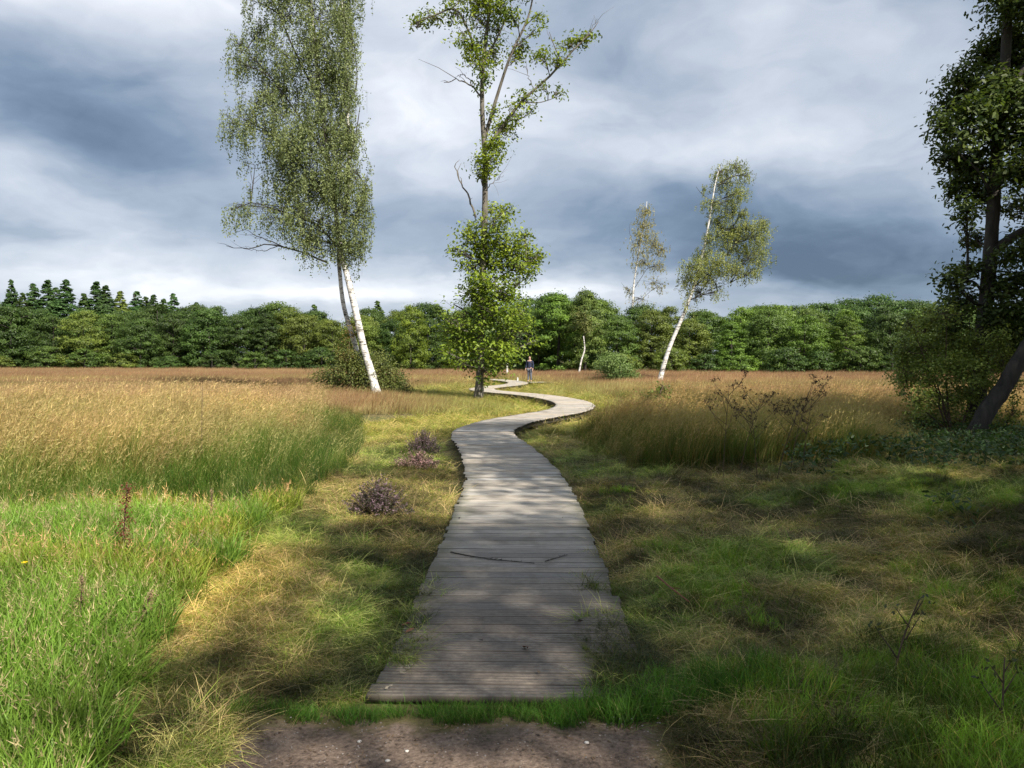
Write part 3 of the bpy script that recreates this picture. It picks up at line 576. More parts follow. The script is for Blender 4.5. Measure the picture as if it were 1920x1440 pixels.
for x, y, t in [(24, 519, 'blue-green'), (66, 527, 'blue-green'), (92, 520, 'blue-green'), (126, 519, 'blue-green'), (183, 523, 'blue-green'), (200, 530, 'blue-green'), (228, 541, 'olive'), (259, 540, 'blue-green'), (290, 548, 'blue-green'), (327, 546, 'blue-green'), (370, 563, 'blue-green'), (-40, 530, 'blue-green'), (-90, 522, 'blue-green'), (108, 533, 'dark green'), (160, 546, 'dark green'), (275, 552, 'dark green'), (308, 556, 'dark green'), (45, 545, 'dark green'), (590, 566, 'mid green'), (708, 560, 'mid green')]:
    put('cone', x, y, 122 + rng.uniform(-3, 3), t, 'skyline', 1.45 if x != 24 else .95)
for x, y in [(1500, 572), (1545, 566), (1590, 560), (1645, 553), (1690, 560), (1735, 566), (1420, 574), (1800, 562)]:
    put('round', x, y, 108 + rng.uniform(-3, 3), 'dark green' if x > 1500 else 'mid green', 'skyline', 1.25)
put('tall', 1098, 540, 80, 'pale grey-green', 'front edge', .95); put('tall', 1045, 546, 82, 'bright green', 'front edge', 1.2); put('tall', 1010, 580, 84, 'mid green', 'front edge', .9)
put('round', 770, 572, 88, 'yellow-green', 'front edge', .7); put('round', 520, 566, 108, 'mid green', 'skyline', 1.)
LM = [(-1e9, 'beyond its left end'), (0, 'at the far left, below the lone spruce'), (75, 'below the clustered spruces'), (150, 'between the two spruce clumps'), (215, 'below the paired spruces'), (280, 'below the last small spruces'),
      (345, 'just right of the last spruces'), (415, 'over the shadowed patch of field'), (480, 'midway from spruces to twin birch'), (545, 'left of the twin birch trunks'), (620, 'behind the twin birch trunks'), (690, 'just right of the twin birch'), (760, 'midway from twin birch to oak'),
      (830, 'left of the oak crown'), (890, 'behind the oak crown'), (950, 'left of the walker'), (1000, 'right of the walker'), (1060, 'by the pale grey-green tree'), (1120, 'above the round bush'), (1190, 'left of the leaning birch'), (1250, 'behind the leaning trunk'), (1310, 'just right of the leaning birch'),
      (1375, 'below the leaning birch crown tip'), (1440, 'right of the leaning birch crown'), (1510, 'left part of the bare sky gap'), (1580, 'below the highest round crown'), (1640, 'under the sky gap\'s right part'), (1700, 'behind the open yellow-green shrub'), (1780, 'behind the dark edge oak'), (1860, 'behind the slanting trunk'), (1920, 'beyond its right end')]
groups = {}
for w in WOOD:
    lm = [b for a, b in LM if w['px'] >= a][-1]
    noun = {'round': 'broad tree', 'tall': 'narrow tree', 'shrub': 'low shrub', 'cone': 'pointed spruce'}[w['kind']]
    rw = {'front edge': 'at wood edge', 'second row': 'second row', 'back row': 'back row', 'foot': 'at wood foot', 'skyline': 'on skyline'}[w['row']]
    w['lab'] = f"{w['tone']} {noun} {rw}, {lm}"; groups.setdefault(w['lab'], []).append(w)
for lab, ws in groups.items():
    ws.sort(key=lambda w: w['px'])
    for k, w in enumerate(ws):
        L = lab if len(ws) == 1 else (['left', 'right'] if len(ws) == 2 else ['leftmost', 'middle', 'rightmost', 'farthest right'])[min(k, 3)] + ' ' + lab
        tag(w['o'], L, {'shrub': 'shrub'}.get(w['kind'], 'tree'), {'shrub': 'shrubs along the foot of the far wood', 'cone': 'spruces behind the far wood'}.get(w['kind'], 'broadleaf trees of the far wood'))
        w['o'].name = {'shrub': 'edge_shrub', 'cone': 'spruce_tree'}.get(w['kind'], 'broadleaf_tree')
for k_, pts, lab in [(0, [(1084, 700), (1090, 676), (1096, 655), (1094, 630)], 'pale bent trunk of young birch in front of the wood'), (1, [(950, 702), (951, 686), (949, 670)], 'short whitish trunk at the wood edge left of the walker')]:
    grow('young_birch', lab, 'tree', 77 if k_ == 0 else 70, [(pts, .10 if k_ == 0 else .12, .05)], [], [(pts[-1][0] + 4, pts[-1][1] - 18, 16, 18), (pts[-1][0] - 8, pts[-1][1] - 34, 16, 16)], M_birch, M_leaf_birch, 80 + k_, 60, .16, 4, c1=(.08, .11, .03), c2=(.2, .22, .07), group='small birches at the wood edge')

# ---------------------------------------------------------------- tall oaks behind and beside the camera whose shade falls over the near boards
def shade_oak():
    r = bpy.data.objects.new('roadside_oak', None); COL.objects.link(r); rng_ = np.random.default_rng(9); tb = MB(); LV = MB(); H = 15
    tr = np.c_[np.cumsum(rng_.normal(0, .08, (9, 2)), 0), np.linspace(-.3, 13.4, 9)]; tb.add(*tube(smooth_line(tr, 24), np.linspace(.3, .06, 25), 9))
    for k in range(55):
        z = rng_.uniform(4.6, 14.4); a = rng_.uniform(0, 6.28); rr = rng_.uniform(.6, 3.9) * max(.05, 1 - ((z - 9.3) / 5.8) ** 2) ** .5
        c = np.array([math.cos(a) * rr, math.sin(a) * rr, z]); tb.add(*tube(smooth_line([[0, 0, z - .35 * rr - .5], c * [.5, .5, 1] - [0, 0, .2], c], 6), np.linspace(.07, .02, 7), 5))
        n = 290; u = unit(rng_.normal(size=(n, 3))) * rng_.random((n, 1)) ** .4; Cc = c + u * [1.15, 1.15, .7]
        V, Fc = leaves(Cc, u * .6 + [0, 0, .6] + rng_.normal(0, .5, (n, 3)), rng_.uniform(.14, .26, n), rng_); LV.add(V, Fc, (.05, .075, .015))
    tb.build('trunk', M_darkbark, r, True); LV.build('crown', M_leaf, r); return r
so = shade_oak()
for k, (x, y, sc, rz, lab) in enumerate([
        (9.1, -5.2, 1.0, .4, 'tall oak behind the camera, nearest to the boards'), (9.5, .4, 1.02, 2.1, 'tall oak level with the camera, beside the bank'), (9.9, 5.2, 1.0, 4.0, 'tall oak out on the bank, closest beyond the right frame edge'),
        (15.2, -6.5, 1.1, 5.1, 'tall oak standing behind the other roadside oaks'), (16.8, 8.0, 1.0, 1.2, 'tall oak nearest the dark edge oak, outside the frame'), (15.6, 3.4, 1.05, 3.1, 'tall oak in the second rank on the right')]):
    o = so if k == 0 else copy_tree(so); o.location = (x, y, 0); o.scale = (sc, sc, sc); o.rotation_euler = (0, 0, rz); tag(o, lab, 'tree', 'roadside oaks shading the near boards')

# ---------------------------------------------------------------- grass tufts
def blades(rng, n, foot, h, w, lean=(0, 0), curl=.4, cb=(.05, .09, .02), ct=(.2, .2, .06), nseg=3, colvar=.25, flat=0., mixc=None, pm=0.):
    a = rng.uniform(0, 2 * PI, n); r = foot * np.sqrt(rng.random(n)); base = np.c_[np.cos(a) * r, np.sin(a) * r, np.full(n, -.01)]
    hh = rng.uniform(h[0], h[1], n); a2 = rng.uniform(0, 2 * PI, n); sp = rng.uniform(.1, 1, n) * curl
    dirx = np.cos(a2) * sp + lean[0]; diry = np.sin(a2) * sp + lean[1]; V = []; C = []
    face = rng.uniform(0, PI, n); wx, wy = np.cos(face), np.sin(face)
    cb = np.asarray(cb); ct = np.asarray(ct); cvar = rng.uniform(1 - colvar, 1 + colvar, (n, 1))
    if mixc is not None:
        s = rng.random(n) < pm; cbn = np.where(s[:, None], np.asarray(mixc) * .8, cb); ctn = np.where(s[:, None], np.asarray(mixc), ct)
    else: cbn = np.broadcast_to(cb, (n, 3)); ctn = np.broadcast_to(ct, (n, 3))
    for k in range(nseg + 1):
        t = k / nseg; ww = w * (1 - .75 * t ** 1.5) * .5; up = hh * t * (1 - flat * t); bend = hh * t ** (1.8 if flat < .5 else 1.0)
        c = base + np.c_[dirx * bend, diry * bend, up * (1 - .18 * np.minimum(1.5, np.hypot(dirx, diry)) * t)]
        if k == nseg: V.append(c[:, None]); C.append((cbn * (1 - t) + ctn * t) * cvar)
        else:
            o = np.c_[wx * ww, wy * ww, np.zeros(n)]; V.append(np.stack([c - o, c + o], 1)); C += [(cbn * (1 - t) + ctn * t) * cvar] * 2
    Vs = np.concatenate(V, 1); nv = Vs.shape[1]; Cs = np.stack(C, 1).reshape(-1, 3); b = np.arange(n)[:, None] * nv
    Fq = np.concatenate([b + np.array([2 * k, 2 * k + 1, 2 * k + 3, 2 * k + 2])[None] for k in range(nseg - 1)]); Ft = b + np.array([2 * nseg - 2, 2 * nseg - 1, 2 * nseg])[None]
    tips = Vs[:, -1]; prev = Vs[:, -2]
    return Vs.reshape(-1, 3), [Fq, Ft], Cs, tips, prev
def heads(mb, rng, tips, prev, n, ln, w, c, wide=.02):
    """feathery seed heads: little blades along the top of each stalk"""
    for i in range(n):
        t = rng.random(len(tips))[:, None]; p = tips * (1 - t) + prev * t + rng.normal(0, wide * .3, tips.shape); d = unit(tips - prev) * .8 + rng.normal(0, .45, tips.shape) + [0.1, 0, 0]
        sd = unit(np.cross(d, rng.normal(size=tips.shape))); q_ = p + d * ln; V = np.stack([p - sd * w, p + sd * w, q_], 1).reshape(-1, 3)
        mb.add(V, np.arange(len(V)).reshape(-1, 3), np.asarray(c) * rng.uniform(.75, 1.25))
SRC = {}
def source(kind, variants):
    col = bpy.data.collections.new('source_' + kind); 
    for k, fn in enumerate(variants): o = fn(np.random.default_rng(300 + k * 7 + len(kind))); o.name = f'{kind}_tuft_{k}'; col.objects.link(o)
    SRC[kind] = (col, len(variants))
def tuft(parts):
    def f(rng):
        mb = MB()
        for p in parts:
            p = dict(p); hd = p.pop('head', None); V, Fs, C, tips, prev = blades(rng, **p); mb.V.append(V); mb.C.append(C)
            for x in Fs: mb.F.setdefault(x.shape[1], []).append(x + mb.n)
            mb.n += len(V)
            if hd: heads(mb, rng, tips, prev, **hd)
        return mb.build('t', M_grass, link=False)
    return f
STRAW = (.42, .33, .16); GRN = (.075, .155, .022); 
source('tallgreen', [tuft([dict(n=75, foot=.17, h=(.25, .72), w=.007, lean=(.26, .05), curl=.55, cb=(.03, .07, .009), ct=(.13, .20, .035), mixc=(.30, .24, .10), pm=.16),
                      dict(n=4, foot=.12, h=(.7, 1.0), w=.0045, lean=(.34, .03), curl=.3, cb=(.14, .16, .05), ct=STRAW, head=dict(n=4, ln=.05, w=.004, c=(.46, .37, .2)))]) for _ in range(4)])
source('tall', [tuft([dict(n=50, foot=.16, h=(.35, .75), w=.007, lean=(.28, .05), curl=.45, cb=(.035, .075, .010), ct=(.14, .22, .04), mixc=(.32, .25, .10), pm=.22),
                      dict(n=17, foot=.16, h=(.6, 1.12), w=.005, lean=(.34, .03), curl=.22, cb=(.16, .18, .06), ct=STRAW, head=dict(n=5, ln=.055, w=.0045, c=(.52, .42, .23)))]) for _ in range(5)])
source('short', [tuft([dict(n=80, foot=.12, h=(.07, .24), w=.006, curl=.9, cb=(.04, .09, .012), ct=(.15, .29, .045), mixc=(.30, .27, .10), pm=.10)]) for _ in range(5)])
source('weed', [tuft([dict(n=56, foot=.14, h=(.12, .42), w=.012, curl=.95, cb=(.05, .11, .014), ct=(.22, .36, .05), lean=(.1, 0)),
                      dict(n=3, foot=.13, h=(.25, .5), w=.003, curl=.3, cb=(.18, .2, .07), ct=STRAW, lean=(.15, 0), head=dict(n=5, ln=.035, w=.003, c=(.44, .36, .19)))]) for _ in range(4)])
source('thatch', [tuft([dict(n=70, foot=.13, h=(.09, .24), w=.0045, curl=2.0, flat=.80, cb=(.15, .12, .05), ct=(.50, .41, .19), colvar=.5, mixc=(.13, .17, .03), pm=.33),
                        dict(n=26, foot=.12, h=(.04, .10), w=.005, curl=.8, cb=(.06, .10, .015), ct=(.22, .27, .045))]) for _ in range(6)])
source('moor', [tuft([dict(n=110, foot=.5, h=(.28, .62), w=.018, lean=(.2, 0), curl=.4, nseg=2, cb=(.14, .12, .05), ct=(.36, .235, .145), mixc=(.42, .36, .21), pm=.48),
                      dict(n=30, foot=.5, h=(.5, .72), w=.010, lean=(.2, 0), curl=.2, nseg=2, cb=(.2, .15, .08), ct=(.31, .19, .125))]) for _ in range(4)])
def scatter(name, label, cat, kind, X, Y, scale, tint, tilt=.08, seed=0, sz=None, zoff=0.):
    n = len(X); r = np.random.default_rng(seed + 77); Z = gz(X, Y) + zoff
    me = bpy.data.meshes.new(name); me.vertices.add(n); me.vertices.foreach_set('co', np.c_[X, Y, Z].astype(np.float32).ravel())
    def at(nm, t, fld, v): a = me.attributes.new(nm, t, 'POINT'); a.data.foreach_set(fld, np.ascontiguousarray(v).ravel())
    at('rot', 'FLOAT_VECTOR', 'vector', np.c_[r.normal(0, tilt, n), r.normal(0, tilt, n), r.uniform(-.6, .6, n) if kind in ('tall', 'moor') else r.uniform(0, 6.28, n)].astype(np.float32))
    scale = np.broadcast_to(scale, (n,)) * r.uniform(.8, 1.2, n); szz = scale * (1 if sz is None else sz)
    at('scl', 'FLOAT_VECTOR', 'vector', np.c_[scale, scale, szz].astype(np.float32)); at('pick', 'INT', 'value', r.integers(0, SRC[kind][1], n).astype(np.int32))
    at('tint', 'FLOAT_VECTOR', 'vector', np.broadcast_to(tint, (n, 3)).astype(np.float32))
    o = bpy.data.objects.new(name, me); COL.objects.link(o); tag(o, label, cat, kind='stuff')
    ng = bpy.data.node_groups.new('scatter_' + name, 'GeometryNodeTree')
    ng.interface.new_socket('Geometry', in_out='INPUT', socket_type='NodeSocketGeometry'); ng.interface.new_socket('Geometry', in_out='OUTPUT', socket_type='NodeSocketGeometry')
    nn, lk = ng.nodes, ng.links; gi = nn.new('NodeGroupInput'); go = nn.new('NodeGroupOutput'); ip = nn.new('GeometryNodeInstanceOnPoints')
    ci = nn.new('GeometryNodeCollectionInfo'); ci.inputs[0].default_value = SRC[kind][0]; ci.inputs['Separate Children'].default_value = True; ci.inputs['Reset Children'].default_value = True
    def na(nm, t): a = nn.new('GeometryNodeInputNamedAttribute'); a.data_type = t; a.inputs[0].default_value = nm; return a.outputs[0]
    er = nn.new('FunctionNodeEulerToRotation'); lk.new(na('rot', 'FLOAT_VECTOR'), er.inputs[0])
    lk.new(gi.outputs[0], ip.inputs['Points']); lk.new(ci.outputs[0], ip.inputs['Instance']); ip.inputs['Pick Instance'].default_value = True
    lk.new(na('pick', 'INT'), ip.inputs['Instance Index']); lk.new(er.outputs[0], ip.inputs['Rotation']); lk.new(na('scl', 'FLOAT_VECTOR'), ip.inputs['Scale']); lk.new(ip.outputs[0], go.inputs[0])
    md = o.modifiers.new('scatter', 'NODES'); md.node_group = ng; return o
def field(x0, x1, y0, y1, s0, grow_=0.0, seed=0, fr=.72, margin=2.5):
    """jittered points, spacing s0 growing with distance, kept a little wider than the view"""
    r = np.random.default_rng(seed); X = []; Y = []; y = y0
    while y < y1:
        s = s0 * (1 + grow_ * max(0, y - 4)); a = max(x0, -fr * y - margin); b = min(x1, fr * y + margin); n = int((b - a) / s)
        if n > 0: X.append(a + (np.arange(n) + r.random(n)) * s); Y.append(y + r.random(n) * s)
        y += s
    return np.concatenate(X), np.concatenate(Y)
def lt_edge(Y): return np.interp(Y, [0, 3, 5, 7, 9, 12, 15, 18, 22, 26, 32], [-1.9, -2.0, -2.35, -2.5, -2.25, -2.55, -2.9, -3.6, -4.4, -5.2, -5.6])      # right rim of the left tall grass
def mownw(X, Y): return 1.9 + 1.0 * ss((Y - 14) / 6) + .5 * (fbm(X, Y, 1.5, 31) - .5)
jit = lambda X, Y: (fbm(X, Y, .9, 12) - .5) * .9
# left tall grass
X, Y = field(-60, -1.8, 5.6, 40, .12, .075, 1); e = lt_edge(Y) + jit(X, Y) * .6
front = 6.4 + .35 * (-2.4 - X) * .2 + (fbm(X, Y, 1.5, 47) - .5) * 5.0
k = (X < e) & ((Y > front) | ((Y > 4.6) & (fbm(X, Y, .7, 48) > .66))) & (np.random.default_rng(3).random(len(X)) < 1.05 - .9 * ss((Y - 26) / 14)); X, Y = X[k], Y[k]
n1 = fbm(X, Y, 3.2, 41); n2 = fbm(X, Y, 1.1, 43); rim = np.exp(-((X - lt_edge(Y)) / 1.6) ** 2); near = ss((11 - Y) / 4)
gr = np.clip(.9 * n1 + .5 * rim + .35 * near - .25 * ss((Y - 14) / 8), 0, 1)[:, None]
tt = gr * np.array([.74, .86, .62]) + (1 - gr) * np.array([1.28, .98, .85]); rust = ss((Y - 17) / 9)[:, None]; tt = tt * (1 - rust) + rust * np.array([1.15, .98, .95])
din = e[k] - X; hs = (.60 + .42 * fbm(X, Y, 1.3, 45) + .1 * ss((Y - 8) / 4)) - .30 * (1 - ss(din / 2.6)) - .14 * (1 - ss(din / .9)) + .22 * (fbm(X, Y, .5, 46) - .5) - .22 * ss((8.4 - Y) / 2) - .3 * ss((n2 - .55) / .2) * near - .18 * ss((Y - 18) / 9)
isg = np.random.default_rng(17).random(len(X)) < np.clip(.25 + .9 * rim + 1.6 * (n2 - .5) + .45 * near, 0, .95); sc_ = 1 + .028 * np.maximum(0, Y - 8)
for kd, q_, nm, lb, sd_ in (('tall', ~isg, 'tall_meadow_grass', 'tall straw-topped grass filling the left side of the moor', 1), ('tallgreen', isg, 'green_tussock_grass', 'bright to dark green grass tussocks among the straw grass on the left', 21)):
    scatter(nm, lb, 'grass', kd, X[q_], Y[q_], (hs * sc_)[q_], (tt * (.62 + .85 * n2[:, None]))[q_] * ((np.array([.92, 1.06, .8]) * (1 - .42 * rim[q_])[:, None]) if kd == 'tallgreen' else 1.0), .13, sd_, sz=(1.08 / sc_)[q_])
# right tall grass, shaded
X, Y = field(1.2, 30, 10.5, 34, .13, .07, 2); dd = deckdist(X, Y); e = 1.5 + 1.5 * ss((Y - 15) / 6) + jit(X, Y)
k = (dd > np.where(Y > 17, 2.3, 1.7) + jit(X, Y) * .8) & (X > 1.3) & (Y > 11.6 + jit(X, Y) * 1.6 - .10 * (X - 2)) & (np.random.default_rng(4).random(len(X)) < 1.05 - .85 * ss((Y - 21) / 9)); X, Y, dd = X[k], Y[k], dd[k]
n1 = fbm(X, Y, 2.2, 51); rust = np.clip(n1 * .9 + .35 * ss((Y - 13) / 7) - .1, 0, 1)[:, None]
tt = (1 - rust) * np.array([.7, .8, .5]) + rust * np.array([1.0, .76, .62]); hs = .72 * ss((dd - 1.2) / 1.6) * (.8 + .5 * n1) + .15; hs = hs * (1 - .62 * ss((PX(X, Y) - 1560) / 180) * ss((20 - Y) / 3))
isg = np.random.default_rng(18).random(len(X)) < np.clip(.75 - .8 * rust[:, 0], .1, .9); sc_ = 1 + .02 * np.maximum(0, Y - 10)
for kd, q_, nm, lb, sd_ in (('tall', ~isg, 'tall_rushes', 'tall brownish wind-bent grass in the shade right of the boardwalk', 2), ('tallgreen', isg, 'shaded_tussock_grass', 'dark green grass tussocks in the shade right of the boardwalk', 22)):
    scatter(nm, lb, 'grass', kd, X[q_], Y[q_], (hs * sc_)[q_], tt[q_], .16, sd_, sz=(1.0 / sc_)[q_])
# moor grass, whole far field
X, Y = field(-90, 90, 16, 103, .42, .012, 3, .78, 6); dd = deckdist(X, Y)
k = (dd > 2.2 + jit(X, Y)) & ((X < lt_edge(Y) - 1.5) | (Y > 25) | (X > 3.5)) & (Y > np.where(X > 0, 19, 17)) & (Y < np.interp(PX(X, Y), [-200, 0, 600, 1000, 1400, 1900, 2150], [104, 104, 98, 88, 80, 74, 72]) - 1); X, Y, dd = X[k], Y[k], dd[k]
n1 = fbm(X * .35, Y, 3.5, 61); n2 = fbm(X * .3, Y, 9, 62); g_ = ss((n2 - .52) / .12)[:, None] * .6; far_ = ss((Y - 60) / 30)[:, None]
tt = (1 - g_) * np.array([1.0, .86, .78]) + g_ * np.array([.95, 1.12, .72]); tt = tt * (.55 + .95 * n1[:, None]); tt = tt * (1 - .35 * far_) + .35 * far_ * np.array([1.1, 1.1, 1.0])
nd = np.exp(-((dd - 2.2) / 3.5) ** 2)[:, None] * ss((60 - Y) / 20)[:, None]; tt = tt * (1 - nd) + nd * np.array([.95, 1.25, .65])
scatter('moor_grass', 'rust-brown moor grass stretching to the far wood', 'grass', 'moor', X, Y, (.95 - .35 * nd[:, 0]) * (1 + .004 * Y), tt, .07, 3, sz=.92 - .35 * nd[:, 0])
# mown strip around the boards
X, Y = field(-8, 9, 2.9, 62, .056, .17, 4); dd = deckdist(X, Y); r = np.random.default_rng(8)
inl = (X > lt_edge(Y) - .5 + jit(X, Y) * .5) & (Y < 20); side = X > along(0)[0]
k = ((dd > .74 + .16 * ss((Y - 7) / 8)) & (((X < 0) & inl) | ((X > 0) & (Y < 12.8) & (X < 6.5)) | ((dd < mownw(X, Y) + 1.2)))) & (r.random(len(X)) < 1.0)
near_edge = (dd <= .8) & (dd > np.where(X > 0, .42, .54) + .16 * ss((Y - 5) / 2)) & (Y < 8.5) & (r.random(len(X)) < 1.0 * ss((8 - Y) / 4) * np.maximum(ss((fbm(X, Y, .5, 33) - .40 - .12 * ss((Y - 4.6) / 2)) / .1), .9 * (X > 0) * ss((4.9 - Y) / .5))); k = (k | near_edge) & ((Y > 3.60) | (abs(X + .25) > .95)); X, Y, dd = X[k], Y[k], dd[k]
n1 = fbm(X, Y, 1.3, 71); n2 = fbm(X, Y, .45, 72); sun_ = ss((Y - 15) / 3)[:, None]  # thatch tint lifts past the tree shade, sunlight put into its colour
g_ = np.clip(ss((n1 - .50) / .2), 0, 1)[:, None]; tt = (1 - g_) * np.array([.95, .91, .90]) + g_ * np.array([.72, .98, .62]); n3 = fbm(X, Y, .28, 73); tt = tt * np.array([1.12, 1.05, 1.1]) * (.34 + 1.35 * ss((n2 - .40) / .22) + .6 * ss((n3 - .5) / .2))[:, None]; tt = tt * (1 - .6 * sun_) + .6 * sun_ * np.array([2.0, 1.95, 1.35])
pale = (ss((X + 2.6) / .4) * ss((-1.35 - X) / .4) * ss((7 - Y) / 1.5) * ss((Y - 3.9) / .6))[:, None]; tt = tt * (1 - pale * .8) + pale * .8 * np.array([2.6, 2.25, 1.9])  # pale dead straw, tint raised further to paint in the sunlit patch
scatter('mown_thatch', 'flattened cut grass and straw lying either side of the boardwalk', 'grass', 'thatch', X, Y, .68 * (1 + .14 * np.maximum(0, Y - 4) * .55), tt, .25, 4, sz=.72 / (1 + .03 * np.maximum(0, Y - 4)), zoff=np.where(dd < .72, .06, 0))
# lush green grass: near left, and patches bottom right, and the fringe before the boards
X, Y = field(-7, -.9, 2.4, 8.2, .085, .05, 5); k = (X < np.interp(Y, [2.4, 3, 3.7, 4.5, 5.4, 7, 8], [-1.45, -1.62, -1.85, -2.08, -2.25, -2.4, -2.4]) + jit(X, Y) * .7) & (Y < 7.3 + (fbm(X, Y, 1.5, 47) - .5) * 5.0); X, Y = X[k], Y[k]; n1 = fbm(X, Y, 1.0, 81)
tt = np.array([1, 1, 1.]) * (.72 + .55 * n1[:, None]); y_ = ss((fbm(X, Y, .8, 82) - .56) / .1)[:, None] * ss((Y - 4.4) / 1)[:, None]; tt = tt * (.6 + .8 * fbm(X, Y, .45, 83))[:, None]; tt = tt * (1 - .55 * y_) + .55 * y_ * np.array([1.9, 1.1, .9])
scatter('verge_grass', 'lush bright green grass in the sunny left corner', 'grass', 'weed', X, Y, .66 + .25 * n1, tt, .2, 5)
r9 = np.random.default_rng(91); X, Y = field(.9, 9, 2.4, 11.5, .085, .06, 6); n1 = fbm(X, Y, 1.2, 91); k = (X > 1.0 + .3 * jit(X, Y)) & ((n1 + .38 * ss((4.6 - Y) / 1.4) + .14 * ss((X - 3.5) / 1.5)) > .60) & (r9.random(len(X)) < .8) & ((Y < 3.5) | (X > 1.1)); X, Y, n1 = X[k], Y[k], n1[k]
scatter('bank_grass', 'green grass patches on the shaded bank right of the boards', 'grass', 'short', X, Y, .50 + .28 * ss((4.4 - Y) / 1.2) + .35 * (fbm(X, Y, .5, 96) - .5), np.array([1.35, 1.12, .8]) * (.25 + 1.35 * ss((fbm(X, Y, .4, 92) - .3) / .4))[:, None], .2, 6)
X, Y = field(-1.5, 1.3, 3.3, 3.9, .04, 0, 7); k = ((Y < 3.59) | (X > .42)) & (abs(Y - 3.52 - .25 * ss((X - .4) / .5) - .12 * (fbm(X, Y, .5, 97) - .5)) < .17 * fbm(X, Y, .3, 7) - .02 + .08 * ss((X - .3) / .5)) & (fbm(X, Y, .12, 98) > .42); X, Y = X[k], Y[k]
scatter('threshold_grass', 'thin strip of dark green grass between bare soil and first plank', 'grass', 'short', X, Y, .34 + .30 * ss((X - .1) / .4), np.array([.85, .95, .8]) * (.5 + .8 * fbm(X, Y, .3, 95))[:, None], .3, 7)

# ---------------------------------------------------------------- brambles and leafy weeds on the right bank
def leafmass(name, label, cat, X, Y, hts, ls, c1, c2, seed, per=14, kind='stuff'):
    r = np.random.default_rng(seed); mb = MB(); Z = gz(X, Y)
    n = len(X) * per; b = np.repeat(np.c_[X, Y, Z], per, 0); hh = np.repeat(hts, per) * r.random(n) ** .7; C = b + np.c_[r.normal(0, .10, n), r.normal(0, .10, n), hh + .02]
    V, Fc = leaves(C, np.array([0, -.1, .8]) + r.normal(0, .55, (n, 3)), r.uniform(.6, 1.3, n) * ls, r, 1.0, 8); t = r.random((n, 1)) * (.35 + .65 * (hh / (hts.max() + .01)))[:, None]
    mb.add(V, Fc); mb.C = [np.repeat(np.array(c1) * (1 - t) + np.array(c2) * t, 8, 0)]; o = mb.build(name, M_leaf); tag(o, label, cat, kind=kind); return o
X, Y = field(3.6, 12, 5.2, 20, .17, .03, 11); n1 = fbm(X, Y, 1.7, 101); k = (n1 + .25 * ss((X - 5.5) / 3) > .53) & (X > .40 * Y - 1.0); X, Y, n1 = X[k], Y[k], n1[k]
leafmass('bramble_mass', 'tangled dark bramble leaves over the bank under the edge oak', 'brambles', X, Y, .10 + .40 * n1, .07, (.022, .045, .012), (.09, .155, .045), 12)

# ---------------------------------------------------------------- heather, stalks, twigs, leaves, stones
def heather(label, c, r, h, seed, cf):
    g0 = np.random.default_rng(seed); z0 = float(gz(c[0], c[1])); o = empty('heather_bush', (c[0], c[1], z0), label, 'heather', 'heather bushes in the mown strip'); st = MB(); lf = MB(); fl = MB()
    for _ in range(230):
        a = g0.uniform(0, 6.28); q_ = g0.random() ** .6; b = np.array([math.cos(a), math.sin(a), 0]) * r * .25 * q_; lob = 1 + .28 * math.sin(2 * a + seed) + .18 * math.sin(5 * a + 2 * seed); t = np.array([math.cos(a) * r * q_ * lob * 1.1, math.sin(a) * r * q_ * lob, h * (1 - .6 * q_ ** 2) * g0.uniform(.5, 1.25)])
        st.add(*tube([b, (b + t) / 2 + [0, 0, .02], t], [.003, .0025, .0015], 3, False)); n = 22; u = g0.random((n, 1)) ** .7; C = b * (1 - u) + t * u + g0.normal(0, .008, (n, 3))
        V, Fc = leaves(C, g0.normal(size=(n, 3)) + [0, 0, .5], .022, g0); lf.add(V, Fc, np.array([.05, .055, .025]) * g0.uniform(.7, 1.4))
        n = 13; u = .62 + .4 * g0.random((n, 1)); C = b * (1 - u) + t * u + g0.normal(0, .009, (n, 3)); V, Fc = leaves(C, g0.normal(size=(n, 3)) + [0, 0, .5], .022, g0); fl.add(V, Fc, np.array(cf) * g0.uniform(.6, 1.4))
    st.build('stem', M_stem, o); lf.build('foliage', M_leaf, o); fl.build('blossom', M_leaf, o)
def at_ground(px, py):
    z = -.1
    for _ in range(4): p = G(px, py, z); z = float(gz(p[0], p[1]))
    return G(px, py, z)
heather('largest purple heather bush, nearest of the three', at_ground(708, 972), .25, .36, 1, (.25, .17, .20))
heather('small brownish heather clump between the other two', at_ground(784, 882), .27, .26, 2, (.38, .23, .24))
heather('farthest purple heather bush, behind the brownish clump', at_ground(794, 856), .28, .42, 3, (.28, .18, .23))
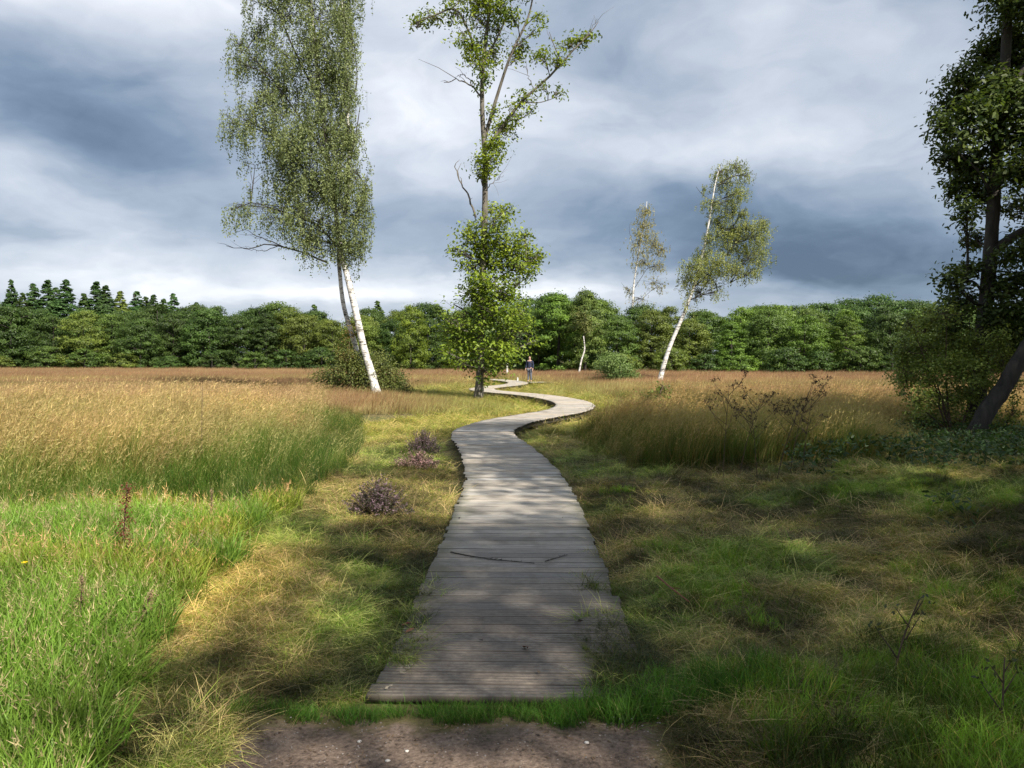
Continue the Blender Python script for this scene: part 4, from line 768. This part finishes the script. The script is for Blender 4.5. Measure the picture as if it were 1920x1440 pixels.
def stalk(name, label, cat, px, pybase, pytop, seed, style, group=None, lean=.05, h=None):
    g0 = np.random.default_rng(seed); b = at_ground(px, pybase); hh = (pybase - pytop) / F * b[1] if h is None else h; o = empty(name, b, label, cat, group); st = MB(); hd = MB()
    L = smooth_line([[0, 0, -.03], [lean * hh * .4, 0, hh * .5], [lean * hh, 0, hh]], 8); st.add(*tube(L, np.linspace(.006, .003, len(L)), 5))
    if style == 'dock':
        for k_ in range(26):
            t = .30 + .7 * k_ / 26; c = np.array([lean * hh * t, 0, hh * t]); n = 16
            V, Fc = leaves(c + g0.normal(0, .016 + .02 * (1 - t), (n, 3)) + np.array([0, 0, .01]), g0.normal(size=(n, 3)), .020, g0); hd.add(V, Fc, np.array([.16, .055, .03]) * g0.uniform(.6, 1.3))
    elif style == 'plume':
        for k_ in range(20):
            t = .55 + .45 * k_ / 20; c = np.array([lean * hh * t, 0, hh * t]); n = 12
            V, Fc = leaves(c + g0.normal(0, .028 * (1.25 - t), (n, 3)), g0.normal(size=(n, 3)), .02, g0, .4); hd.add(V, Fc, np.array([.30, .21, .12]) * g0.uniform(.7, 1.3))
    elif style == 'umbel':
        for k_ in range(7):
            t = g0.uniform(.45, .98); c = np.array([lean * hh * t, 0, hh * t]); a = g0.uniform(0, 6.28); e = c + np.array([math.cos(a) * .3, math.sin(a) * .2, .26]) * hh * g0.uniform(.5, 1.1)
            st.add(*tube([c, (c + e) / 2 + [0, 0, -.015], e], [.0035, .003, .002], 4))
            for _ in range(6):
                q_ = e + g0.normal(0, .05, 3) * [1, 1, .35] + [0, 0, .05]; st.add(*tube([e, q_], [.0018, .0012], 3, False)); n = 9; V, Fc = leaves(q_ + g0.normal(0, .011, (n, 3)), g0.normal(size=(n, 3)), .022, g0); hd.add(V, Fc, np.array([.05, .032, .025]) * g0.uniform(.6, 1.4))
    elif style == 'twig':
        for t, a, l in ((.25, -1, .5), (.5, 1, .4), (.65, -1, .3), (.8, 1, .25)):
            c = np.array([lean * hh * t, 0, hh * t]); e = c + np.array([a * .55, .1, .8]) * l * hh; st.add(*tube([c, (c + e) / 2, e], [.004, .003, .0015], 4))
            n = 5; V, Fc = leaves(e + g0.normal(0, .02, (n, 3)), g0.normal(size=(n, 3)), .03, g0); hd.add(V, Fc, (.06, .07, .03))
    elif style == 'flower':
        n = 12; an = np.arange(n) / n * 6.283; C = np.array([lean * hh, 0, hh]) + np.c_[np.cos(an), np.sin(an), np.zeros(n)] * .012
        V, Fc = leaves(C, np.tile([0, -.3, 1.], (n, 1)), .026, g0, axis=np.c_[-np.sin(an), np.cos(an), np.zeros(n)]); hd.add(V, Fc, (.75, .55, .02))
    st.build('stem', M_stem, o); hd.build({'flower': 'petals', 'twig': 'foliage'}.get(style, 'seed_head'), M_leaf, o)
stalk('dock_plant', 'rust-red dock seed stalk standing in the left grass', 'plant', 228, 1085, 905, 1, 'dock', lean=.08)
stalk('plume_stalk', 'dry tan plumed stalk in the bright green corner', 'plant', 150, 1205, 1075, 2, 'plume', 'dry grass plumes on the left', .05)
stalk('plume_stalk', 'dry tan plumed stalk right of the dock stalk', 'plant', 255, 1210, 1105, 3, 'plume', 'dry grass plumes on the left', .3)
stalk('plume_stalk', 'pale plumed stalk before the dark tall grass, right of the dock', 'plant', 398, 1010, 915, 4, 'plume', 'dry grass plumes on the left', .0)
stalk('dry_stalk', 'thin dark stalk rising above the left grass tops', 'plant', 378, 900, 722, 5, 'plume', lean=.02)
stalk('yellow_flower', 'tiny yellow dandelion flower at the left frame edge', 'flower', 46, 1110, 1053, 6, 'flower', lean=.02)
for k, (x, y0, y1, ln, lab) in enumerate([(1355, 905, 722, .06, 'leftmost dead hogweed, tallest of the dark umbel stalks'), (1385, 895, 750, .28, 'dead hogweed leaning right, second dark umbel stalk from left'), (1480, 890, 735, .22, 'dead hogweed third from left, against the orange grass'), (1455, 905, 765, .3, 'short dead hogweed leaning right between the taller stalks'), (1420, 900, 765, -.1, 'dead hogweed leaning slightly left in the cluster middle'), (1505, 880, 748, .12, 'rightmost dead hogweed of the dark umbel stalks')]):
    stalk('dead_hogweed', lab, 'plant', x, y0, y1, 20 + k, 'umbel', 'dead umbel stalks in the right grass', ln)
stalk('bare_sapling', 'thin bare forked sapling in the bottom right grass', 'sapling', 1672, 1275, 1120, 41, 'twig', lean=.32)
stalk('bare_sapling', 'faint upright twig in the bottom right corner', 'sapling', 1878, 1370, 1230, 42, 'twig', lean=.02)
def lying(name, label, cat, pts, r, z, m_, ripple=0):
    L = smooth_line([G(a, b, z) for a, b in pts], 20); c = L[len(L) // 2].copy(); mb = MB(); g0 = np.random.default_rng(len(label)); L[:, 2] += g0.normal(0, ripple, len(L)) if ripple else 0
    mb.add(*tube(L - c, np.linspace(r, r * .5, len(L)), 5))
    for _ in range(6):
        i = g0.integers(2, len(L) - 2); e = L[i] - c + [g0.uniform(-.04, .05), g0.uniform(-.04, .04), .006]; mb.add(*tube([L[i] - c, e], [r * .5, r * .3], 4))
    o = mb.build(name, m_); o.location = c; tag(o, label, cat)
lying('fallen_twig', 'dark fallen twig lying across the near planks', 'twig', [(845, 1035), (880, 1042), (925, 1049), (960, 1052), (1002, 1056)], .0055, .008, M_darkbark)
lying('fallen_twig', 'short dark twig lying right of the longer twig', 'twig', [(1022, 1052), (1040, 1047), (1064, 1040)], .004, .007, M_darkbark)
lying('bramble_cane', 'reddish bramble cane lying on the cut grass right of the boards', 'twig', [(1232, 1080), (1262, 1105), (1292, 1128)], .006, .08, plain_mat('red_cane', (.22, .06, .04)))
M_dry = leaf_mat('dry_leaf', .15)
def fallen(label, px, py, col_, seed, size=.05, z=.012, where='planks'):
    g0 = np.random.default_rng(seed); p = G(px, py, z); V, Fc = leaves(np.zeros((1, 3)), np.array([[g0.normal(0, .25), g0.normal(0, .25), 1.]]), size, g0, 1, 8); V = V + g0.normal(0, .003, V.shape)
    o = mk('fallen_leaf', V, [Fc], M_dry, np.tile(col_, (len(V), 1))); o.location = p; tag(o, label, 'leaf', 'fallen leaves on the boards')
LF = [(762, 1170, 'leftmost fallen leaf, red-brown, by the left board ends', (.22, .07, .03), .07), (768, 1182, 'rusty fallen leaf just below the red-brown one', (.20, .08, .04), .06), (902, 1200, 'small dark fallen leaf below the board dapples', (.03, .02, .015), .035), (985, 1214, 'brown curled leaf right of the small dark one', (.14, .07, .04), .06),
      (862, 971, 'tiny black leaf high up on the boards', (.03, .02, .015), .04), (730, 1288, 'pale leaf at the left end of the last planks', (.45, .38, .28), .045), (757, 1262, 'pale small leaf on the plank above the last', (.40, .34, .24), .035), (1085, 1166, 'dark leaf near the right grassy board edge', (.05, .035, .02), .07), (905, 1158, 'brown leaf scrap in mid boards', (.10, .06, .04), .03), (1010, 1260, 'brown leaf fragment on the near right planks', (.12, .08, .05), .035)]
for k, (x, y, lab, c_, sz_) in enumerate(LF): fallen(lab, x, y, c_, 60 + k, sz_)
stalk('board_seedling', 'tiny weed sprouting from a gap at right of the boards', 'plant', 1054, 990, 978, 70, 'twig', lean=.1)
M_stone = plain_mat('pale_stone', (.24, .21, .19), .8, .2, 60)
def pebble(p, r, g0):
    n1, n2 = 5, 8; V = [[0, 0, 1]]
    for i in range(1, n1):
        for j in range(n2): a, b = PI * i / n1, 2 * PI * j / n2; V.append([math.sin(a) * math.cos(b), math.sin(a) * math.sin(b), math.cos(a)])
    V.append([0, 0, -1]); V = np.array(V) * [1, g0.uniform(.6, .95), g0.uniform(.4, .65)] * r * g0.uniform(.85, 1.15, (len(V), 1)); Ft = []; Fq = []
    for j in range(n2):
        k_ = (j + 1) % n2; Ft.append([0, 1 + j, 1 + k_]); Ft.append([len(V) - 1, 1 + (n1 - 2) * n2 + k_, 1 + (n1 - 2) * n2 + j])
        for i in range(n1 - 2): a = 1 + i * n2; Fq.append([a + j, a + n2 + j, a + n2 + k_, a + k_])
    return V + p, [np.array(Fq), np.array(Ft)]
g0 = np.random.default_rng(5); mb = MB()
for _ in range(420):
    x, y = g0.uniform(-1.15, .65), g0.uniform(2.6, 3.36); mb.add(*pebble(np.array([x, y, float(gz(x, y, 2.)) + .002]), g0.uniform(.002, .0045), g0), np.array([1, 1, 1]) * g0.uniform(.4, 1.0))
o = mb.build('gravel', M_stone, None, True); tag(o, 'fine grit sprinkled over the bare soil before the boards', 'gravel', kind='stuff')
mb = MB(); n = 1100; x = g0.uniform(-1.3, .8, n); y = 2.6 + .95 * g0.random(n) ** .8; k = fbm(x, y, .35, 44) > .42; x, y = x[k], y[k]; n = len(x)
V, Fc = leaves(np.c_[x, y, gz(x, y) + .004], np.array([0, 0, 1]) + g0.normal(0, .25, (n, 3)), g0.uniform(.008, .032, n), g0, .7); mb.add(V, Fc); tc = g0.random((n, 1)); mb.C = [np.repeat(np.array([.05, .035, .025]) * (1 - tc) + np.array([.20, .135, .08]) * tc, 4, 0)]
o = mb.build('leaf_litter', M_dry); tag(o, 'brown crumbled leaf litter scattered over the bare soil', 'leaf litter', kind='stuff')
for k, (x, y, r_, lab) in enumerate([(1100, 1394, .011, 'small white pebble at the right side of the bare soil'), (727, 1428, .012, 'white pebble at the bottom edge of the bare soil'), (763, 1410, .009, 'pale pebble just above the bottom white one'), (674, 1392, .010, 'pale pebble at the left of the bare soil')]):
    V, Fs = pebble(np.zeros(3), r_, g0); mb = MB(); mb.add(V, Fs); p = at_ground(x, y); o = mb.build('pebble', plain_mat('white_stone', (.50, .47, .43)) if k == 0 else bpy.data.materials['white_stone'], None, True); o.location = p + [0, 0, .004]; tag(o, lab, 'pebble', 'white pebbles on the soil')

# ---------------------------------------------------------------- the walker
def skin(name, m_, verts, edges, rad, parent=None, sub=2):
    me = bpy.data.meshes.new(name); me.from_pydata([tuple(v) for v in verts], edges, []); o = bpy.data.objects.new(name, me); COL.objects.link(o); o.parent = parent; me.materials.append(m_)
    md = o.modifiers.new('skin', 'SKIN'); md.use_smooth_shade = True
    for i, r in enumerate(rad):
        sk = me.skin_vertices[0].data[i]; r = r if isinstance(r, tuple) else (r, r); sk.radius = r; sk.use_root = i == 0
    s = o.modifiers.new('sub', 'SUBSURF'); s.levels = sub; s.render_levels = sub; return o
def person(loc, label):
    o = empty('person', loc, label, 'person')
    V = [(0, 0, .93), (0, 0, 1.08), (0, .01, 1.28), (0, .01, 1.42), (0, 0, 1.50), (0, -.01, 1.58), (0, -.015, 1.66), (0, 0, 1.73)]
    E = [(i, i + 1) for i in range(7)]; R = [(.15, .10), (.13, .095), (.16, .105), (.13, .09), .052, .074, .083, .05]
    def ch(start, pts, rr):
        p = start
        for q_, r in zip(pts, rr): V.append(q_); R.append(r); E.append((p, len(V) - 1)); p = len(V) - 1
        return p
    for s in (-1, 1):
        st = .10 * s
        ch(0, [(.09 * s, 0, .86), (.10 * s, -.5 * st, .49), (.10 * s, .2 * st, .09), (.10 * s, -.10 + .2 * st, .04)], [.088, .058, .040, .036])
        w = ch(3, [(.19 * s, .01, 1.40), (.25 * s, .02 - .3 * st, 1.13), (.26 * s, -.10 - .3 * st, .90), (.26 * s, -.12 - .3 * st, .83)], [.055, .042, .030, (.024, .040)])
        b = np.array(V[w])
        for k in range(4):
            oy = (k - 1.5) * .018; L = (.062, .075, .07, .055)[k]; ch(w, [tuple(b + [0, oy - .005, -.03]), tuple(b + [-.006 * s, oy - .012, -.03 - L * .6]), tuple(b + [-.014 * s, oy - .01, -.03 - L])], [.009, .008, .007])
        ch(w, [tuple(b + [-.012 * s, -.035, .0]), tuple(b + [-.02 * s, -.05, -.035])], [.010, .008])
    skinm = plain_mat('skin', (.45, .28, .21), .6, .08); body = skin('body', skinm, V, E, R, o)
    jac = plain_mat('navy_cloth', (.018, .024, .055), .9, .2); tro = plain_mat('grey_cloth', (.11, .12, .15), .9, .2); hairm = plain_mat('hair', (.03, .02, .015), .7, .2); sh = plain_mat('shoe', (.03, .03, .03), .6)
    V2 = [(0, 0, .88), (0, 0, 1.08), (0, .01, 1.28), (0, .01, 1.42), (0, 0, 1.47)]; E2 = [(0, 1), (1, 2), (2, 3), (3, 4)]; R2 = [(.175, .125), (.16, .12), (.185, .125), (.15, .105), .07]
    for s in (-1, 1):
        st = .10 * s; k = len(V2); V2 += [(.195 * s, .01, 1.40), (.255 * s, .02 - .3 * st, 1.13), (.262 * s, -.09 - .3 * st, .93)]; E2 += [(3, k), (k, k + 1), (k + 1, k + 2)]; R2 += [.068, .056, .045]
    skin('jacket', jac, V2, E2, R2, o)
    V3 = [(0, 0, .93)]; E3 = []; R3 = [(.155, .112)]
    for s in (-1, 1):
        st = .10 * s; k = len(V3); V3 += [(.09 * s, 0, .85), (.10 * s, -.5 * st, .49), (.10 * s, .2 * st, .11)]; E3 += [(0, k), (k, k + 1), (k + 1, k + 2)]; R3 += [.105, .075, .06]
        skin('shoe', sh, [(.10 * s, .05 + .2 * st, .045), (.10 * s, -.05 + .2 * st, .042), (.10 * s, -.16 + .2 * st, .032)], [(0, 1), (1, 2)], [.045, .045, .03], o, 2)
    skin('trousers', tro, V3, E3, R3, o)
    skin('hair', hairm, [(0, .02, 1.62), (0, .02, 1.69), (0, .01, 1.745)], [(0, 1), (1, 2)], [(.075, .07), (.088, .088), .055], o)
    f = MB()
    for s in (-1, 1): f.add(*pebble(np.array([.03 * s, -.088, 1.655]), .011, np.random.default_rng(1)), (.05, .05, .05))
    f.build('eyes', sh, o, True); f = MB(); f.add(*tube([[0, -.085, 1.66], [0, -.108, 1.625], [0, -.09, 1.615]], [.008, .014, .008], 6)); f.build('nose', skinm, o, True)
    f = MB(); f.add(*tube([[-.022, -.082, 1.59], [0, -.089, 1.588], [.022, -.082, 1.59]], [.003, .006, .003], 5)); f.build('mouth', plain_mat('lip', (.35, .12, .1)), o, True)
    return o
pp = person((1.2, 52.35, 0), 'distant walker in navy jacket and grey trousers at the far boardwalk bend'); pp.rotation_euler = (0, 0, -.35)
pb = empty('marker_post', (.22, 56.6, 0), 'short white marker post beside the far end of the boardwalk', 'post'); pb.location = (.42, 57.2, -.60)
mb = MB(); mb.add(*tube([[0, 0, -.1], [0, 0, .72]], [.055, .055], 10)); mb.build('shaft', plain_mat('white_paint', (.5, .5, .48)), pb, True)
mb = MB(); mb.add(*tube([[0, 0, .722], [0, 0, .75], [0, 0, .79]], [.06, .055, .02], 10)); mb.build('cap', plain_mat('pale_cap', (.55, .55, .52)), pb, True)
